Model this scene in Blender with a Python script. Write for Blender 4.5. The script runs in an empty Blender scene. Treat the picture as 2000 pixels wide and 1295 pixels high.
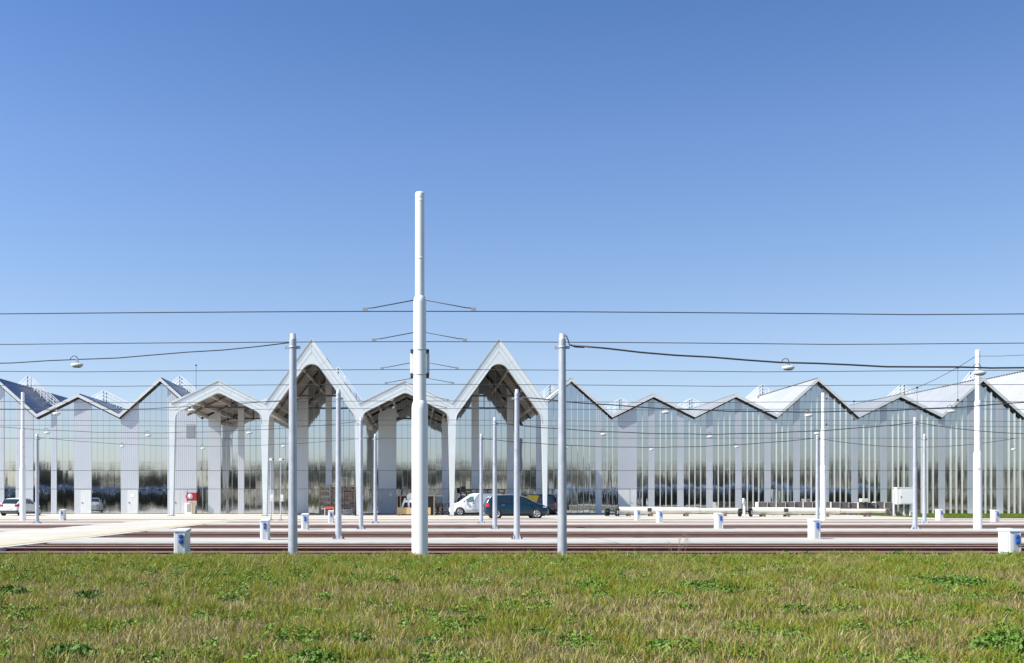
import bpy, math, random
import numpy as np
from mathutils import Vector, Matrix, noise
from mathutils.geometry import tessellate_polygon
R = math.radians
random.seed(7); rng = np.random.default_rng(11)
S = bpy.context.scene
COL = S.collection
F = 2000.0; X0 = 820.0; HY = 976.0; EYE = 1.3        # lens and eye height worked out from the photograph
def wx(px, d): return (px - X0) * d / F              # photograph column -> metres at distance d
ORD = ['first','second','third','fourth','fifth','sixth','seventh','eighth','ninth','tenth','eleventh','twelfth',
       'thirteenth','fourteenth','fifteenth','sixteenth','seventeenth','eighteenth','nineteenth','twentieth']

# ------------------------------------------------------------------ helpers
class MB:
    def __init__(s): s.v = []; s.f = []; s.sm = []
    def add(s, vs, fs, smooth=False):
        n = len(s.v); s.v += [tuple(p) for p in vs]
        s.f += [tuple(i + n for i in f) for f in fs]; s.sm += [smooth] * len(fs); return s
    def box(s, x0, x1, y0, y1, z0, z1):
        return s.add([(x0,y0,z0),(x1,y0,z0),(x1,y1,z0),(x0,y1,z0),(x0,y0,z1),(x1,y0,z1),(x1,y1,z1),(x0,y1,z1)],
                     [(0,3,2,1),(4,5,6,7),(0,1,5,4),(1,2,6,5),(2,3,7,6),(3,0,4,7)])
    def bbox(s, x0, x1, y0, y1, z0, z1, b=.01):       # box with chamfered vertical edges and top rim
        def ring(i, z): return [(x0+i,y0+b+i*0,z),(x0+b+i*0,y0+i,z),(x1-b,y0+i,z),(x1-i,y0+b,z),(x1-i,y1-b,z),(x1-b,y1-i,z),(x0+b,y1-i,z),(x0+i,y1-b,z)]
        def rr(i, z):
            a0,a1,c0,c1 = x0+i,x1-i,y0+i,y1-i
            return [(a0,c0+b,z),(a0+b,c0,z),(a1-b,c0,z),(a1,c0+b,z),(a1,c1-b,z),(a1-b,c1,z),(a0+b,c1,z),(a0,c1-b,z)]
        vs = rr(0,z0) + rr(0,z1-b) + rr(b*.8,z1)
        fs = [tuple(range(7,-1,-1)), tuple(range(16,24))]
        for k in (0,8):
            for i in range(8): fs.append((k+i,k+(i+1)%8,k+8+(i+1)%8,k+8+i))
        return s.add(vs, fs)
    def beam(s, a, b, w, h=None, up=(0,0,1)):         # square bar from a to b
        h = h or w; a = Vector(a); b = Vector(b); d = (b-a).normalized(); u = Vector(up)
        if abs(d.dot(u)) > .99: u = Vector((0,1,0))
        r = d.cross(u).normalized(); u = r.cross(d).normalized(); vs = []
        for p in (a, b):
            for i, j in ((-1,-1),(1,-1),(1,1),(-1,1)): vs.append(p + r*(w/2*i) + u*(h/2*j))
        return s.add(vs, [(3,2,1,0),(4,5,6,7),(0,1,5,4),(1,2,6,5),(2,3,7,6),(3,0,4,7)])
    def tube(s, pts, r, n=8, smooth=True, cap=True):
        pts = [Vector(p) for p in pts]; m = len(pts)
        rs = r if isinstance(r, (list, tuple)) else [r]*m
        vs = []; pu = None
        for i, p in enumerate(pts):
            d = (pts[min(i+1,m-1)] - pts[max(i-1,0)]).normalized()
            if pu is None:
                pu = Vector((0,0,1)) if abs(d.z) < .9 else Vector((1,0,0))
            a = d.cross(pu).normalized(); pu = a.cross(d).normalized()
            for k in range(n):
                t = 2*math.pi*k/n; vs.append(p + (a*math.cos(t) + pu*math.sin(t))*rs[i])
        fs = []
        for i in range(m-1):
            for k in range(n): fs.append((i*n+k, i*n+(k+1)%n, (i+1)*n+(k+1)%n, (i+1)*n+k))
        s.add(vs, fs, smooth)
        if cap:
            b = len(s.v) - m*n
            s.f += [tuple(b+k for k in range(n-1,-1,-1)), tuple(b+(m-1)*n+k for k in range(n))]; s.sm += [False]*2
        return s
    def lathe(s, prof, c=(0,0,0), n=24, axis='z', smooth=True):
        out = [prof[0]]                               # support rings keep long smooth faces evenly shaded
        for (r0, z0), (r1, z1) in zip(prof, prof[1:]):
            l = math.hypot(r1-r0, z1-z0)
            if l > .12:
                for u in (.006/l, 1-.006/l): out.append((r0+(r1-r0)*u, z0+(z1-z0)*u))
            out.append((r1, z1))
        prof = out
        m = len(prof); vs = []
        for r, z in prof:
            for k in range(n):
                t = 2*math.pi*k/n; a, b = r*math.cos(t), r*math.sin(t)
                p = (a,b,z) if axis == 'z' else ((a,z,b) if axis == 'y' else (z,a,b))
                vs.append((p[0]+c[0], p[1]+c[1], p[2]+c[2]))
        fs = []
        for i in range(m-1):
            for k in range(n): fs.append((i*n+k, i*n+(k+1)%n, (i+1)*n+(k+1)%n, (i+1)*n+k))
        s.add(vs, fs, smooth)
        b = len(s.v) - m*n
        s.f += [tuple(b+k for k in range(n-1,-1,-1)), tuple(b+(m-1)*n+k for k in range(n))]; s.sm += [False]*2
        return s
    def prism(s, poly, y0, y1):                       # polygon in x,z extruded along y
        n = len(poly)
        tri = tessellate_polygon([[Vector((p[0], p[1], 0)) for p in poly]])
        vs = [(p[0], y0, p[1]) for p in poly] + [(p[0], y1, p[1]) for p in poly]
        fs = [tuple(t) for t in tri] + [tuple(n+i for i in reversed(t)) for t in tri]
        fs += [(i, i+n, (i+1)%n+n, (i+1)%n) for i in range(n)]
        return s.add(vs, fs)
    def build(s, name, mat, parent=None, recalc=True):
        me = bpy.data.meshes.new(name); me.from_pydata(s.v, [], s.f)
        me.polygons.foreach_set('use_smooth', s.sm)
        if recalc:
            import bmesh
            bm = bmesh.new(); bm.from_mesh(me); bmesh.ops.recalc_face_normals(bm, faces=bm.faces); bm.to_mesh(me); bm.free()
        me.materials.append(mat); me.update()
        o = bpy.data.objects.new(name, me); COL.objects.link(o)
        if parent: o.parent = parent
        return o
def tag(o, label=None, cat=None, group=None, kind=None):
    if label: o['label'] = label
    if cat: o['category'] = cat
    if group: o['group'] = group
    if kind: o['kind'] = kind
    return o
def thing(name, label, cat, loc=(0,0,0), rz=0, group=None):
    o = bpy.data.objects.new(name, None); COL.objects.link(o); o.empty_display_size = .2
    o.location = loc; o.rotation_euler.z = rz
    return tag(o, label, cat, group)
def kids(o): return [c for c in COL.objects if c.parent == o]
def rebase(root, base):                               # parts built in world metres -> empty at the thing's base
    b = Vector(base); root.location = b
    M = Matrix.Translation(-b)
    for c in kids(root):
        c.data.transform(M)
        for g in kids(c): g.data.transform(M)
def copy_tree(o, parent=None, ch=None):
    c = o.copy(); COL.objects.link(c); c.parent = parent
    for k in KIDS.get(o.name, []): copy_tree(k, c)
    return c
KIDS = {}
def proto(root):
    KIDS[root.name] = kids(root)
    for c in KIDS[root.name]: proto(c)
    return root
def dup(root, loc, rz=None, label=None, group=None):
    c = copy_tree(root); c.location = loc
    if rz is not None: c.rotation_euler.z = rz
    tag(c, label, None, group); return c

# ------------------------------------------------------------------ materials
def mat(name, col, rough=.6, metal=0, spec=.5, var=0, vscale=3, bump=0, bscale=20, coat=0, stretch=None, col2=None, noise_detail=6):
    m = bpy.data.materials.new(name); m.use_nodes = True; nt = m.node_tree; b = nt.nodes['Principled BSDF']
    b.inputs['Base Color'].default_value = (*col, 1); b.inputs['Roughness'].default_value = rough
    b.inputs['Metallic'].default_value = metal; b.inputs['Specular IOR Level'].default_value = spec
    if coat: b.inputs['Coat Weight'].default_value = coat; b.inputs['Coat Roughness'].default_value = .05
    tc = nt.nodes.new('ShaderNodeTexCoord'); mp = nt.nodes.new('ShaderNodeMapping')
    nt.links.new(tc.outputs['Object'], mp.inputs[0])
    if stretch: mp.inputs['Scale'].default_value = stretch
    if var or col2:
        n = nt.nodes.new('ShaderNodeTexNoise'); n.inputs['Scale'].default_value = vscale; n.inputs['Detail'].default_value = noise_detail
        nt.links.new(mp.outputs[0], n.inputs['Vector'])
        r = nt.nodes.new('ShaderNodeValToRGB')
        r.color_ramp.elements[0].position = .32; r.color_ramp.elements[1].position = .68
        c2 = col2 or tuple(min(1, c*(1+var)) for c in col); c1 = col if col2 else tuple(c*(1-var) for c in col)
        r.color_ramp.elements[0].color = (*c1, 1); r.color_ramp.elements[1].color = (*c2, 1)
        nt.links.new(n.outputs['Fac'], r.inputs[0]); nt.links.new(r.outputs[0], b.inputs['Base Color'])
    if bump:
        n = nt.nodes.new('ShaderNodeTexNoise'); n.inputs['Scale'].default_value = bscale; n.inputs['Detail'].default_value = 4
        bp = nt.nodes.new('ShaderNodeBump'); bp.inputs['Strength'].default_value = 1; bp.inputs['Distance'].default_value = bump
        nt.links.new(mp.outputs[0], n.inputs['Vector']); nt.links.new(n.outputs['Fac'], bp.inputs['Height'])
        nt.links.new(bp.outputs[0], b.inputs['Normal'])
    return m
M = {}
M['paint'] = mat('white_gloss_paint', (.88,.885,.885), .36, 0, .5, .02, 2)
M['galv'] = mat('galvanised_steel', (.47,.50,.55), .5, .35, .5, .1, 6, .0005, 40)
M['boxw'] = mat('white_cabinet_paint', (.74,.75,.75), .4, 0, .5, .03, 4)
M['grey'] = mat('grey_metal', (.42,.44,.47), .45, .3, .5, .05, 5)
M['dark'] = mat('dark_metal', (.06,.06,.065), .5, .3)
M['black'] = mat('black_rubber', (.018,.018,.02), .75)
M['wire'] = mat('wire_metal', (.07,.075,.085), .55, .4)
M['blue'] = mat('blue_socket_plastic', (.015,.09,.42), .35)
M['rail'] = mat('rusty_rail', (.10,.045,.035), .75, .1, .3, .25, 8, stretch=(.3,3,3))
M['railtop'] = mat('lit_rail_head', (.50,.31,.25), .7, 0, .5, .15, 6, stretch=(.3,3,3))  # paler colour paints the head as lit, above the dark web
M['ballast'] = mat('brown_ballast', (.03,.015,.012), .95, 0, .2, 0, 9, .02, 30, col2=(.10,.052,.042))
M['conc'] = mat('pale_concrete', (.54,.505,.44), .85, 0, .3, 0, .35, 0, 30, col2=(.63,.595,.53))
M['conc2'] = mat('platform_concrete', (.45,.435,.40), .85, 0, .3, 0, .5, 0, 25, stretch=(.3,1,1), col2=(.56,.54,.505))
M['edge'] = mat('grey_concrete_edge', (.34,.32,.29), .9, 0, .3, 0, 2, .002, 25, col2=(.46,.44,.41))
M['asph'] = mat('worn_asphalt', (.17,.165,.15), .9, 0, .3, 0, 1.2, .004, 40, col2=(.27,.26,.235))
M['yellow_line'] = mat('faded_yellow_paint', (.58,.50,.30), .8, 0, .3, 0, .8, col2=(.56,.53,.44))
M['soil'] = mat('field_soil', (.07,.062,.03), 1, 0, .1, 0, 4, .02, 12, col2=(.13,.12,.05))
M['lawn'] = mat('lawn', (.06,.10,.012), 1, 0, .1, 0, 1.5, .02, 12, col2=(.12,.15,.03))
M['panel'] = None
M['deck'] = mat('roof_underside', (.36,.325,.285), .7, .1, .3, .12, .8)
M['beam'] = mat('pale_steel_beam', (.48,.46,.42), .6, .1, .4, .08, 2)
M['brownb'] = mat('dark_steel_brace', (.10,.085,.075), .7)
M['fascia'] = mat('pale_canopy_cladding', (.68,.73,.74), .42, .2, .5, .04, .7)
M['joint_shade'] = mat('cladding_joint_shade', (.40,.45,.47), .5)
M['verge'] = mat('verge_flashing', (.62,.64,.655), .45, .2, .5, .04, 1)
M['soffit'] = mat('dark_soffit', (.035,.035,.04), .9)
M['backing'] = mat('dark_joint_backing', (.09,.095,.10), .8)
M['door'] = mat('grey_door_paint', (.50,.52,.55), .5, .1, .5, .03, 2)
M['doorw'] = mat('pale_door_paint', (.62,.64,.65), .5, .1, .5, .03, 2)
M['osb'] = mat('chipboard', (.50,.34,.17), .8, 0, .3, 0, 25, col2=(.62,.46,.26))
M['wood'] = mat('raw_timber', (.36,.28,.19), .8, 0, .3, .25, 12)
M['woodd'] = mat('weathered_timber', (.17,.125,.085), .85, 0, .3, .3, 12)
M['brick'] = mat('brown_brick', (.24,.16,.125), .85, 0, .3, 0, 5, col2=(.36,.30,.26))
M['stone'] = mat('wrapped_paving_stone', (.10,.088,.09), .8, 0, .3, 0, 4, col2=(.19,.165,.165))
M['wrap'] = mat('pale_strap', (.6,.58,.55), .5)
M['red'] = mat('red_paint', (.34,.015,.025), .5)
M['orange'] = mat('orange_plastic', (.72,.10,.03), .5)
M['yellow'] = mat('yellow_paint', (.75,.48,.02), .4)
M['pipe'] = mat('cream_pole_paint', (.62,.60,.50), .5, 0, .5, 0, 1.5, col2=(.70,.69,.62))
M['carw'] = mat('white_car_paint', (.78,.79,.80), .3, 0, .5, coat=.6)
M['cars'] = mat('silver_car_paint', (.66,.66,.66), .3, .15, .5, coat=.6)
M['carb'] = mat('teal_blue_car_paint', (.001,.03,.058), .25, .2, .5, coat=.4)
M['cark'] = mat('black_van_paint', (.022,.02,.02), .25, .1, .5, coat=1)
M['glass'] = mat('dark_car_glass', (.012,.016,.018), .04, 0, .9, coat=.5)
M['glassb'] = mat('light_car_glass', (.10,.17,.17), .06, 0, .9, coat=.5)
M['rim'] = mat('alloy_rim', (.62,.63,.65), .3, .8)
M['tail'] = mat('red_lamp_glass', (.45,.01,.03), .2, coat=.6)
M['headl'] = mat('clear_lamp_glass', (.8,.82,.85), .12, .4, coat=.6)
M['plate'] = mat('number_plate', (.7,.7,.66), .5)
M['trunk'] = mat('bark', (.14,.11,.085), .9, 0, .2, .3, 8)
M['trambody'] = mat('dark_tram_body', (.05,.065,.07), .3, .1, coat=.4)
M['tramroof'] = mat('blue_tram_roof', (.24,.33,.46), .35, .1)
M['weed'] = mat('weed_leaf', (.05,.115,.015), .6, 0, .3, 0, 9, col2=(.13,.23,.03))
M['twig'] = mat('dry_twig', (.34,.25,.16), .8)

def ribbed(name, col, period, depth, metal, rough, axis='x', var=.03):
    """sheet metal with fine ribs: bump from object coordinates along one axis"""
    m = mat(name, col, rough, metal, .5, var, .6); nt = m.node_tree; b = nt.nodes['Principled BSDF']
    tc = nt.nodes.new('ShaderNodeTexCoord'); sp = nt.nodes.new('ShaderNodeSeparateXYZ')
    ml = nt.nodes.new('ShaderNodeMath'); ml.operation = 'MULTIPLY'; ml.inputs[1].default_value = 2*math.pi/period
    sn = nt.nodes.new('ShaderNodeMath'); sn.operation = 'SINE'
    bp = nt.nodes.new('ShaderNodeBump'); bp.inputs['Strength'].default_value = 1; bp.inputs['Distance'].default_value = depth
    nt.links.new(tc.outputs['Object'], sp.inputs[0]); nt.links.new(sp.outputs[axis.upper()], ml.inputs[0])
    nt.links.new(ml.outputs[0], sn.inputs[0]); nt.links.new(sn.outputs[0], bp.inputs['Height'])
    nt.links.new(bp.outputs[0], b.inputs['Normal'])
    return m
M['panel'] = ribbed('satin_white_panel', (.56,.585,.62), .18, .0035, .55, .42)
M['fin'] = mat('satin_fin', (.74,.76,.72), .3, .6, .5, .04, 1)
M['slope_shade'] = mat('dark_blue_slope_shade', (.02,.045,.11), .2, .3, .5, .1, 2)
M['louvre'] = mat('grey_louvre', (.33,.35,.36), .6, .2)
M['roof'] = mat('roof_sheet', (.52,.535,.55), .36, .5, .5, .05, .5)

def mirror(name, amp, tint):
    m = bpy.data.materials.new(name); m.use_nodes = True; nt = m.node_tree; b = nt.nodes['Principled BSDF']
    b.inputs['Base Color'].default_value = (*tint, 1); b.inputs['Metallic'].default_value = 1; b.inputs['Roughness'].default_value = .035
    tc = nt.nodes.new('ShaderNodeTexCoord'); prev = None
    for sc, d in (((1.9,1,.16), .011*amp), ((.3,1,.3), .012*amp), ((5.5,1,.4), .0022*amp)):
        mp = nt.nodes.new('ShaderNodeMapping'); mp.inputs['Scale'].default_value = sc
        n = nt.nodes.new('ShaderNodeTexNoise'); n.inputs['Scale'].default_value = 1; n.inputs['Detail'].default_value = 1.5
        bp = nt.nodes.new('ShaderNodeBump'); bp.inputs['Strength'].default_value = 1; bp.inputs['Distance'].default_value = d
        nt.links.new(tc.outputs['Object'], mp.inputs[0]); nt.links.new(mp.outputs[0], n.inputs['Vector'])
        nt.links.new(n.outputs['Fac'], bp.inputs['Height'])
        if prev: nt.links.new(prev.outputs[0], bp.inputs['Normal'])
        prev = bp
    nt.links.new(prev.outputs[0], b.inputs['Normal'])
    return m
M['mirror'] = mirror('polished_steel', .9, (.55,.575,.60)); M['mirror_calm'] = mirror('polished_steel_flat', .28, (.60,.62,.64)); M['mirror_low'] = mirror('polished_steel_dented', 1.5, (.52,.54,.56))

# ------------------------------------------------------------------ camera, sky, sun
cam = bpy.data.cameras.new('camera'); co = bpy.data.objects.new('camera', cam); COL.objects.link(co)
co.location = (0,0,EYE); co.rotation_euler = (R(90),0,0)
cam.sensor_width = 36; cam.lens = 36; cam.shift_x = (1000-X0)/2000; cam.shift_y = (HY-647.5)/2000
cam.clip_end = 6000; S.camera = co
to_sun = Vector((-2.4,-1.0,2.5)).normalized()
el = math.asin(to_sun.z); az = math.atan2(to_sun.x, to_sun.y)
W = bpy.data.worlds.new('World'); S.world = W; W.use_nodes = True; nt = W.node_tree
bg = nt.nodes['Background']; sk = nt.nodes.new('ShaderNodeTexSky'); sk.sky_type = 'NISHITA'; sk.sun_disc = False
sk.sun_elevation = el; sk.sun_rotation = az; sk.air_density = 1.0; sk.dust_density = .6; sk.ozone_density = 2.0; sk.altitude = 0
tcw = nt.nodes.new('ShaderNodeTexCoord'); spw = nt.nodes.new('ShaderNodeSeparateXYZ'); rw = nt.nodes.new('ShaderNodeValToRGB'); mw = nt.nodes.new('ShaderNodeMix')
mw.data_type = 'RGBA'; mw.blend_type = 'MULTIPLY'; mw.inputs['Factor'].default_value = 1
nt.links.new(tcw.outputs['Generated'], spw.inputs[0]); nt.links.new(spw.outputs['Z'], rw.inputs[0])
tint = [(0,(.66,.69,.80)),(.137,(.73,.71,.79)),(.208,(.68,.72,.82)),(.32,(.62,.70,.88)),(.43,(.47,.62,.84)),(.8,(.60,.80,.84))]
rw.color_ramp.elements[0].position = 0; rw.color_ramp.elements[1].position = .8
for p, c in tint[1:-1]: rw.color_ramp.elements.new(p)
for e, (p, c) in zip(rw.color_ramp.elements, tint): e.color = (*c, 1)
nt.links.new(sk.outputs[0], mw.inputs['A']); nt.links.new(rw.outputs[0], mw.inputs['B'])
ax = nt.nodes.new('ShaderNodeMath'); ax.operation = 'MULTIPLY_ADD'; ax.inputs[1].default_value = -.24; ax.inputs[2].default_value = 1.0
nt.links.new(spw.outputs['X'], ax.inputs[0]); sx = nt.nodes.new('ShaderNodeVectorMath'); sx.operation = 'SCALE'
nt.links.new(mw.outputs['Result'], sx.inputs[0]); nt.links.new(ax.outputs[0], sx.inputs['Scale']); nt.links.new(sx.outputs[0], bg.inputs[0]); bg.inputs[1].default_value = .134
sl = bpy.data.lights.new('sun', 'SUN'); so = bpy.data.objects.new('sun', sl); COL.objects.link(so)
sl.energy = 4.8; sl.angle = R(.53); sl.color = (1,.93,.82)
so.rotation_euler = to_sun.to_track_quat('Z','Y').to_euler(); so.location = (-30,-10,40)
S.view_settings.view_transform = 'Standard'; S.view_settings.look = 'None'; S.view_settings.exposure = .58; S.view_settings.gamma = 1

# ------------------------------------------------------------------ setting: ground, field, platforms, tracks, yard
def sheet(name, x0, x1, y0, y1, z, m, t=None, nx=1):
    b = MB()
    if t: b.box(x0,x1,y0,y1,z-t,z)
    else: b.add([(x0,y0,z),(x1,y0,z),(x1,y1,z),(x0,y1,z)], [(0,1,2,3)])
    return tag(b.build(name, m, recalc=False), kind='structure')
sheet('ground', -3000, 3000, -3000, 3000, -.42, M['lawn'])
def sstep(a, b, x):
    t = min(1, max(0, (x-a)/(b-a))); return t*t*(3-2*t)
def field_z(x, y):
    z = -.25 + .31*sstep(8, 20.5, y) - .32*sstep(21.9, 23.6, y)
    return z + .035*noise.noise((x*2.6, y*2.6, 2))*(1 if y < 21.5 else .3) + .05*(noise.noise((x*.35, y*.35, 0)))*(1 if y < 21 else .4) + .02*noise.noise((x*1.3, y*1.3, 5))
xs = np.concatenate([np.arange(-120,-20,4.), np.arange(-20,26,.16), np.arange(26,140,4.)])
ys = np.concatenate([np.arange(-80,2,4.), np.arange(2,24.01,.16)])
b = MB(); vs = [(x,y,field_z(x,y)) for y in ys for x in xs]; nx = len(xs)
b.add(vs, [(j*nx+i, j*nx+i+1, (j+1)*nx+i+1, (j+1)*nx+i) for j in range(len(ys)-1) for i in range(nx-1)], True)
tag(b.build('grass_field', M['soil'], recalc=False), kind='structure')

ROWS = [22.4, 33.7, 45.1, 56.5]
RX0, RX1 = -16.8, -11.35                              # the level crossing that cuts the tracks
XL, XR = -140, 190
sheet('ballast_bed', XL, XR, 23.3, 58.4, -.17, M['ballast'])
def platform(y0, y1):
    for a, c in ((XL, RX0-.004), (RX1+.004, XR)):
        m = MB(); m.add([(a,y0,-.16),(c,y0,-.16),(c,y0,-.03),(a,y0,-.03),(a,y0+.5,0),(c,y0+.5,0),(c,y1,0),(a,y1,0),(c,y1,-.16),(a,y1,-.16)],
              [(0,1,2,3),(6,7,4,5),(8,9,7,6),(1,8,6,5,2),(0,3,4,7,9)])
        o = m.build('concrete_platform', M['conc2']); tag(o, kind='structure')
        e = MB(); e.add([(a,y0-.003,-.026),(c,y0-.003,-.026),(c,y0+.44,.0),(a,y0+.44,.0)], [(0,1,2,3)])  # greyer strip along the sloping front rim
        tag(e.build('platform_edge', M['edge'], recalc=False), kind='structure')
        e = MB(); e.add([(a,y0-.004,-.16),(c,y0-.004,-.16),(c,y0-.004,-.03),(a,y0-.004,-.03)], [(0,1,2,3)])  # dark sheet painting the shadow line below the platform lip
        tag(e.build('platform_face_shade', M['ballast'], recalc=False), kind='structure')
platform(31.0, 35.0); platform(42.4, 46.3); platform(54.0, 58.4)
sheet('near_gravel_strip', XL, XR, 26.3, 27.6, -.15, M['edge'])
m = MB(); m.box(RX0, RX1, 23.6, 58.4, -.16, .004); tag(m.build('crossing_road', M['conc']), kind='structure')
sheet('yellow_road_line', RX1-1.15, RX1-.35, 23.7, 66.8, .012, M['yellow_line'])
m = MB()
for y in np.arange(27, 58, 6.0): m.add([(RX0+.05,y,.009),(RX1-1.2,y,.009),(RX1-1.2,y+.09,.009),(RX0+.05,y+.09,.009)], [(0,1,2,3)])
tag(m.build('road_joints', M['edge'], recalc=False), kind='structure')
# yard behind the tracks
YARD0 = 58.4
m = MB(); m.box(XL, XR, YARD0+.004, 240, -.16, 0); tag(m.build('concrete_yard', M['conc']), kind='structure')
for a, c in ((XL, RX0-.4), (RX1+.2, XR)):
    sheet('embedded_track_bed', a, c, 58.9, 60.5, .004, M['ballast'])
sheet('asphalt_strip', XL, XR, 66.4, 68.3, .004, M['asph'])
sheet('asphalt_strip', XL, 38, 75.2, 75.9, .004, M['edge'])
sheet('lawn_strip', 36.6, XR, 71.2, 92.2, .02, M['lawn'], .015)
sheet('yard_edge_strip', -12.4, 36.5, 91.9, 93.6, .008, M['asph'])

def rail_prof(a, c, y, z=-.005):
    p = [(-.065,-.16),(.065,-.16),(.065,-.145),(.012,-.13),(.012,-.04),(.034,-.03),(.034,0),(-.034,0),(-.034,-.03),(-.012,-.04),(-.012,-.13),(-.065,-.145)]
    n = len(p); vs = [(a, y+q[0], z+q[1]) for q in p] + [(c, y+q[0], z+q[1]) for q in p]
    return vs, [(i, i+n, (i+1)%n+n, (i+1)%n) for i in range(n)] + [tuple(range(n)), tuple(range(2*n-1, n-1, -1))]
TR = [25.0, 28.8, 36.3, 40.1, 47.7, 51.5]
names = ['hidden behind the grass edge', 'just behind the grass edge', 'just beyond the first concrete platform', 'just before the second concrete platform',
         'just beyond the second concrete platform', 'just before the third concrete platform']
for i, y in enumerate(TR):
    t = thing('rail_track', 'pair of rusty brown rails '+names[i], 'rail track', (0,y,-.15), 0, 'rusty rail tracks crossing the picture')
    for s in (-.72, .72):
        m = MB(); top = MB()
        for a, c in ((XL, RX0-.02), (RX1+.02, XR)):
            v, f = rail_prof(a, c, s, .15-.005); m.add(v, f)
            top.box(a,c,s-.036,s+.036,.124,.148)
        r = m.build('rail', M['rail'], t); top.build('rail_head', M['railtop'], r, recalc=False)
for y, w in ((59.1,'nearest the embedded strip'), (63.1,'farthest from the grass')):
    t = thing('embedded_rail_track', 'grooved rails set flush in the concrete yard, '+('nearer pair' if y < 60 else 'farther pair'), 'rail track', (0,y,0))
    for s in (-.72, .72):
        m = MB().box(XL, RX0-.1, s-.06, s+.06, -.02, .011); m.box(RX1+.1, XR, s-.06, s+.06, -.02, .011); m.build('rail', M['railtop'], t)

# ------------------------------------------------------------------ the depot building
D = 93.75; PX = F/D
def X(px): return (px - X0)/PX
VZ = 9.0
bays = []
kinds = [10.86,12.35,10.86,12.35,10.86,14.2,10.86,14.2,12.32,10.86,10.86,12.35,10.86,12.35,13.8,10.86]
for i, zp in enumerate(kinds): bays.append((X(-245+160*i), X(-245+160*(i+1)), zp))
def roofz(x):
    for a, c, zp in bays:
        if a - 1e-6 <= x <= c + 1e-6:
            mid = (a+c)/2; return zp - (zp-VZ)*abs(x-mid)/(mid-a)
    return VZ
def top_pts(xa, xb, off):                             # roofline between xa and xb, lowered by off
    kp = sorted(set([a for a,_,_ in bays] + [(a+c)/2 for a,c,_ in bays] + [bays[-1][1]]))
    ps = [xa] + [k for k in kp if xa + 1e-4 < k < xb - 1e-4] + [xb]
    return [(p, roofz(p)-off) for p in ps]
depot = thing('tram_depot', 'long tram depot with zigzag gabled roof, mirror steel and pale metal cladding', 'building')
W_, P_ = 'w', 'm'
strips = [(-300,-60,'w'),(-60,0,'m'),(-0.001,8.5,'w'),(8.5,31,'m'),(31,65,'w'),(65,100,'m'),(100,111,'w'),(111,145,'m'),(145,179,'w'),(179,236,'m'),(236,271,'w'),
 (271,327,'m'),(327,384,'w'),(384,407,'m'),(407,431,'w'),(431,465,'m'),(465,477,'w'),(477,523,'m'),(523,535,'w'),(535,580,'m'),(580,602,'w'),(602,636,'m'),
 (636,648,'w'),(648,739,'m'),(739,774,'w'),(774,863,'m'),(863,876,'w'),(876,921,'m'),(921,935,'w'),(935,990,'m'),(990,1003,'w'),(1003,1047,'m'),(1047,1058,'w'),
 (1058,1163,'m'),(1163,1175,'w'),(1175,1207,'m'),(1207,1243.5,'w'),(1243.5,1266,'m')]
for k in range(19):
    a = 1266 + 56.72*k; strips += [(a, a+12.2, 'w'), (a+12.2, a+56.72, 'm')]
ROWZ = [0, 2.28, 3.97, 6.93]
doors_at = [(145,179),(236,271),(327,384),(739,774),(1207,1243.5)]
G = .018
OFF = .34
for a, c, ty in strips:
    xa, xb = X(a), X(c)
    if ty == 'w':
        m = MB(); y0, y1 = D-.05, D+.02
        lo = 1 if (a, c) in doors_at else 0
        for r in range(lo, 4):
            z0 = ROWZ[r]+(G if r else .03)
            if r < 3: m.box(xa, xb, y0, y1, z0, ROWZ[r+1]-G)
            else:
                tp = top_pts(xa, xb, OFF); m.prism([(xa,z0),(xb,z0)] + tp[::-1], y0, y1)
        m.build('white_panel', M['panel'], depot)
    else:
        n = max(1, round((xb-xa)/.532)); u = (xb-xa)/n; m = MB(); fn = MB()
        fd = .17 if a > 1030 else (.07 if a > 380 else .018)
        for i in range(n):
            p, q = xa+i*u, xa+(i+1)*u
            for r in range(4):
                t0, t1 = random.uniform(-.0035,.0035), random.uniform(-.0035,.0035); tz = random.uniform(-.004,.004)*(ROWZ[r+1]-ROWZ[r] if r < 3 else 4)
                z0 = ROWZ[r]+(G if r else .05); g = .006
                if r < 3:
                    z1 = ROWZ[r+1]-G; tp = [(p+g,z1),(q-g,z1)]
                else:
                    tp = top_pts(p+g, q-g, OFF)
                vs = [(p+g, D+t0, z0), (q-g, D+t1, z0)] + [(x, D+(t0 if x < (p+q)/2 else t1)+tz*.3, z) for x, z in tp[::-1]]
                m.add(vs, [tuple(range(len(vs)))], False)
            if a > 380 and (i or a < 1100):
                tt = roofz(p)-OFF
                fn.box(p-.011, p+.011, D-fd, D-.004, .05, tt)
        o = m.build('mirror_cladding', M['mirror_calm' if a < 1030 else 'mirror'], depot, recalc=False)
        o.data.materials.append(M['mirror_low']); o.data.polygons.foreach_set('material_index', [1 if k % 4 == 0 else 0 for k in range(len(o.data.polygons))])
        if fn.v: fn.build('cladding_fins', M['fin'] if a > 1030 else M['grey'], o)
# backing wall behind the cladding joints
m = MB(); xa, xb = bays[0][0]+.01, bays[-1][1]-.01
tp = top_pts(xa, xb, .3); m.prism([(xa,0),(xb,0)] + tp[::-1], D+.03, D+.3); m.build('backing_wall', M['backing'], depot)
m = MB(); m.box(X(-245), X(2315), D+60, D+60.3, 0, VZ-.3); m.build('rear_wall', M['backing'], depot)
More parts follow.
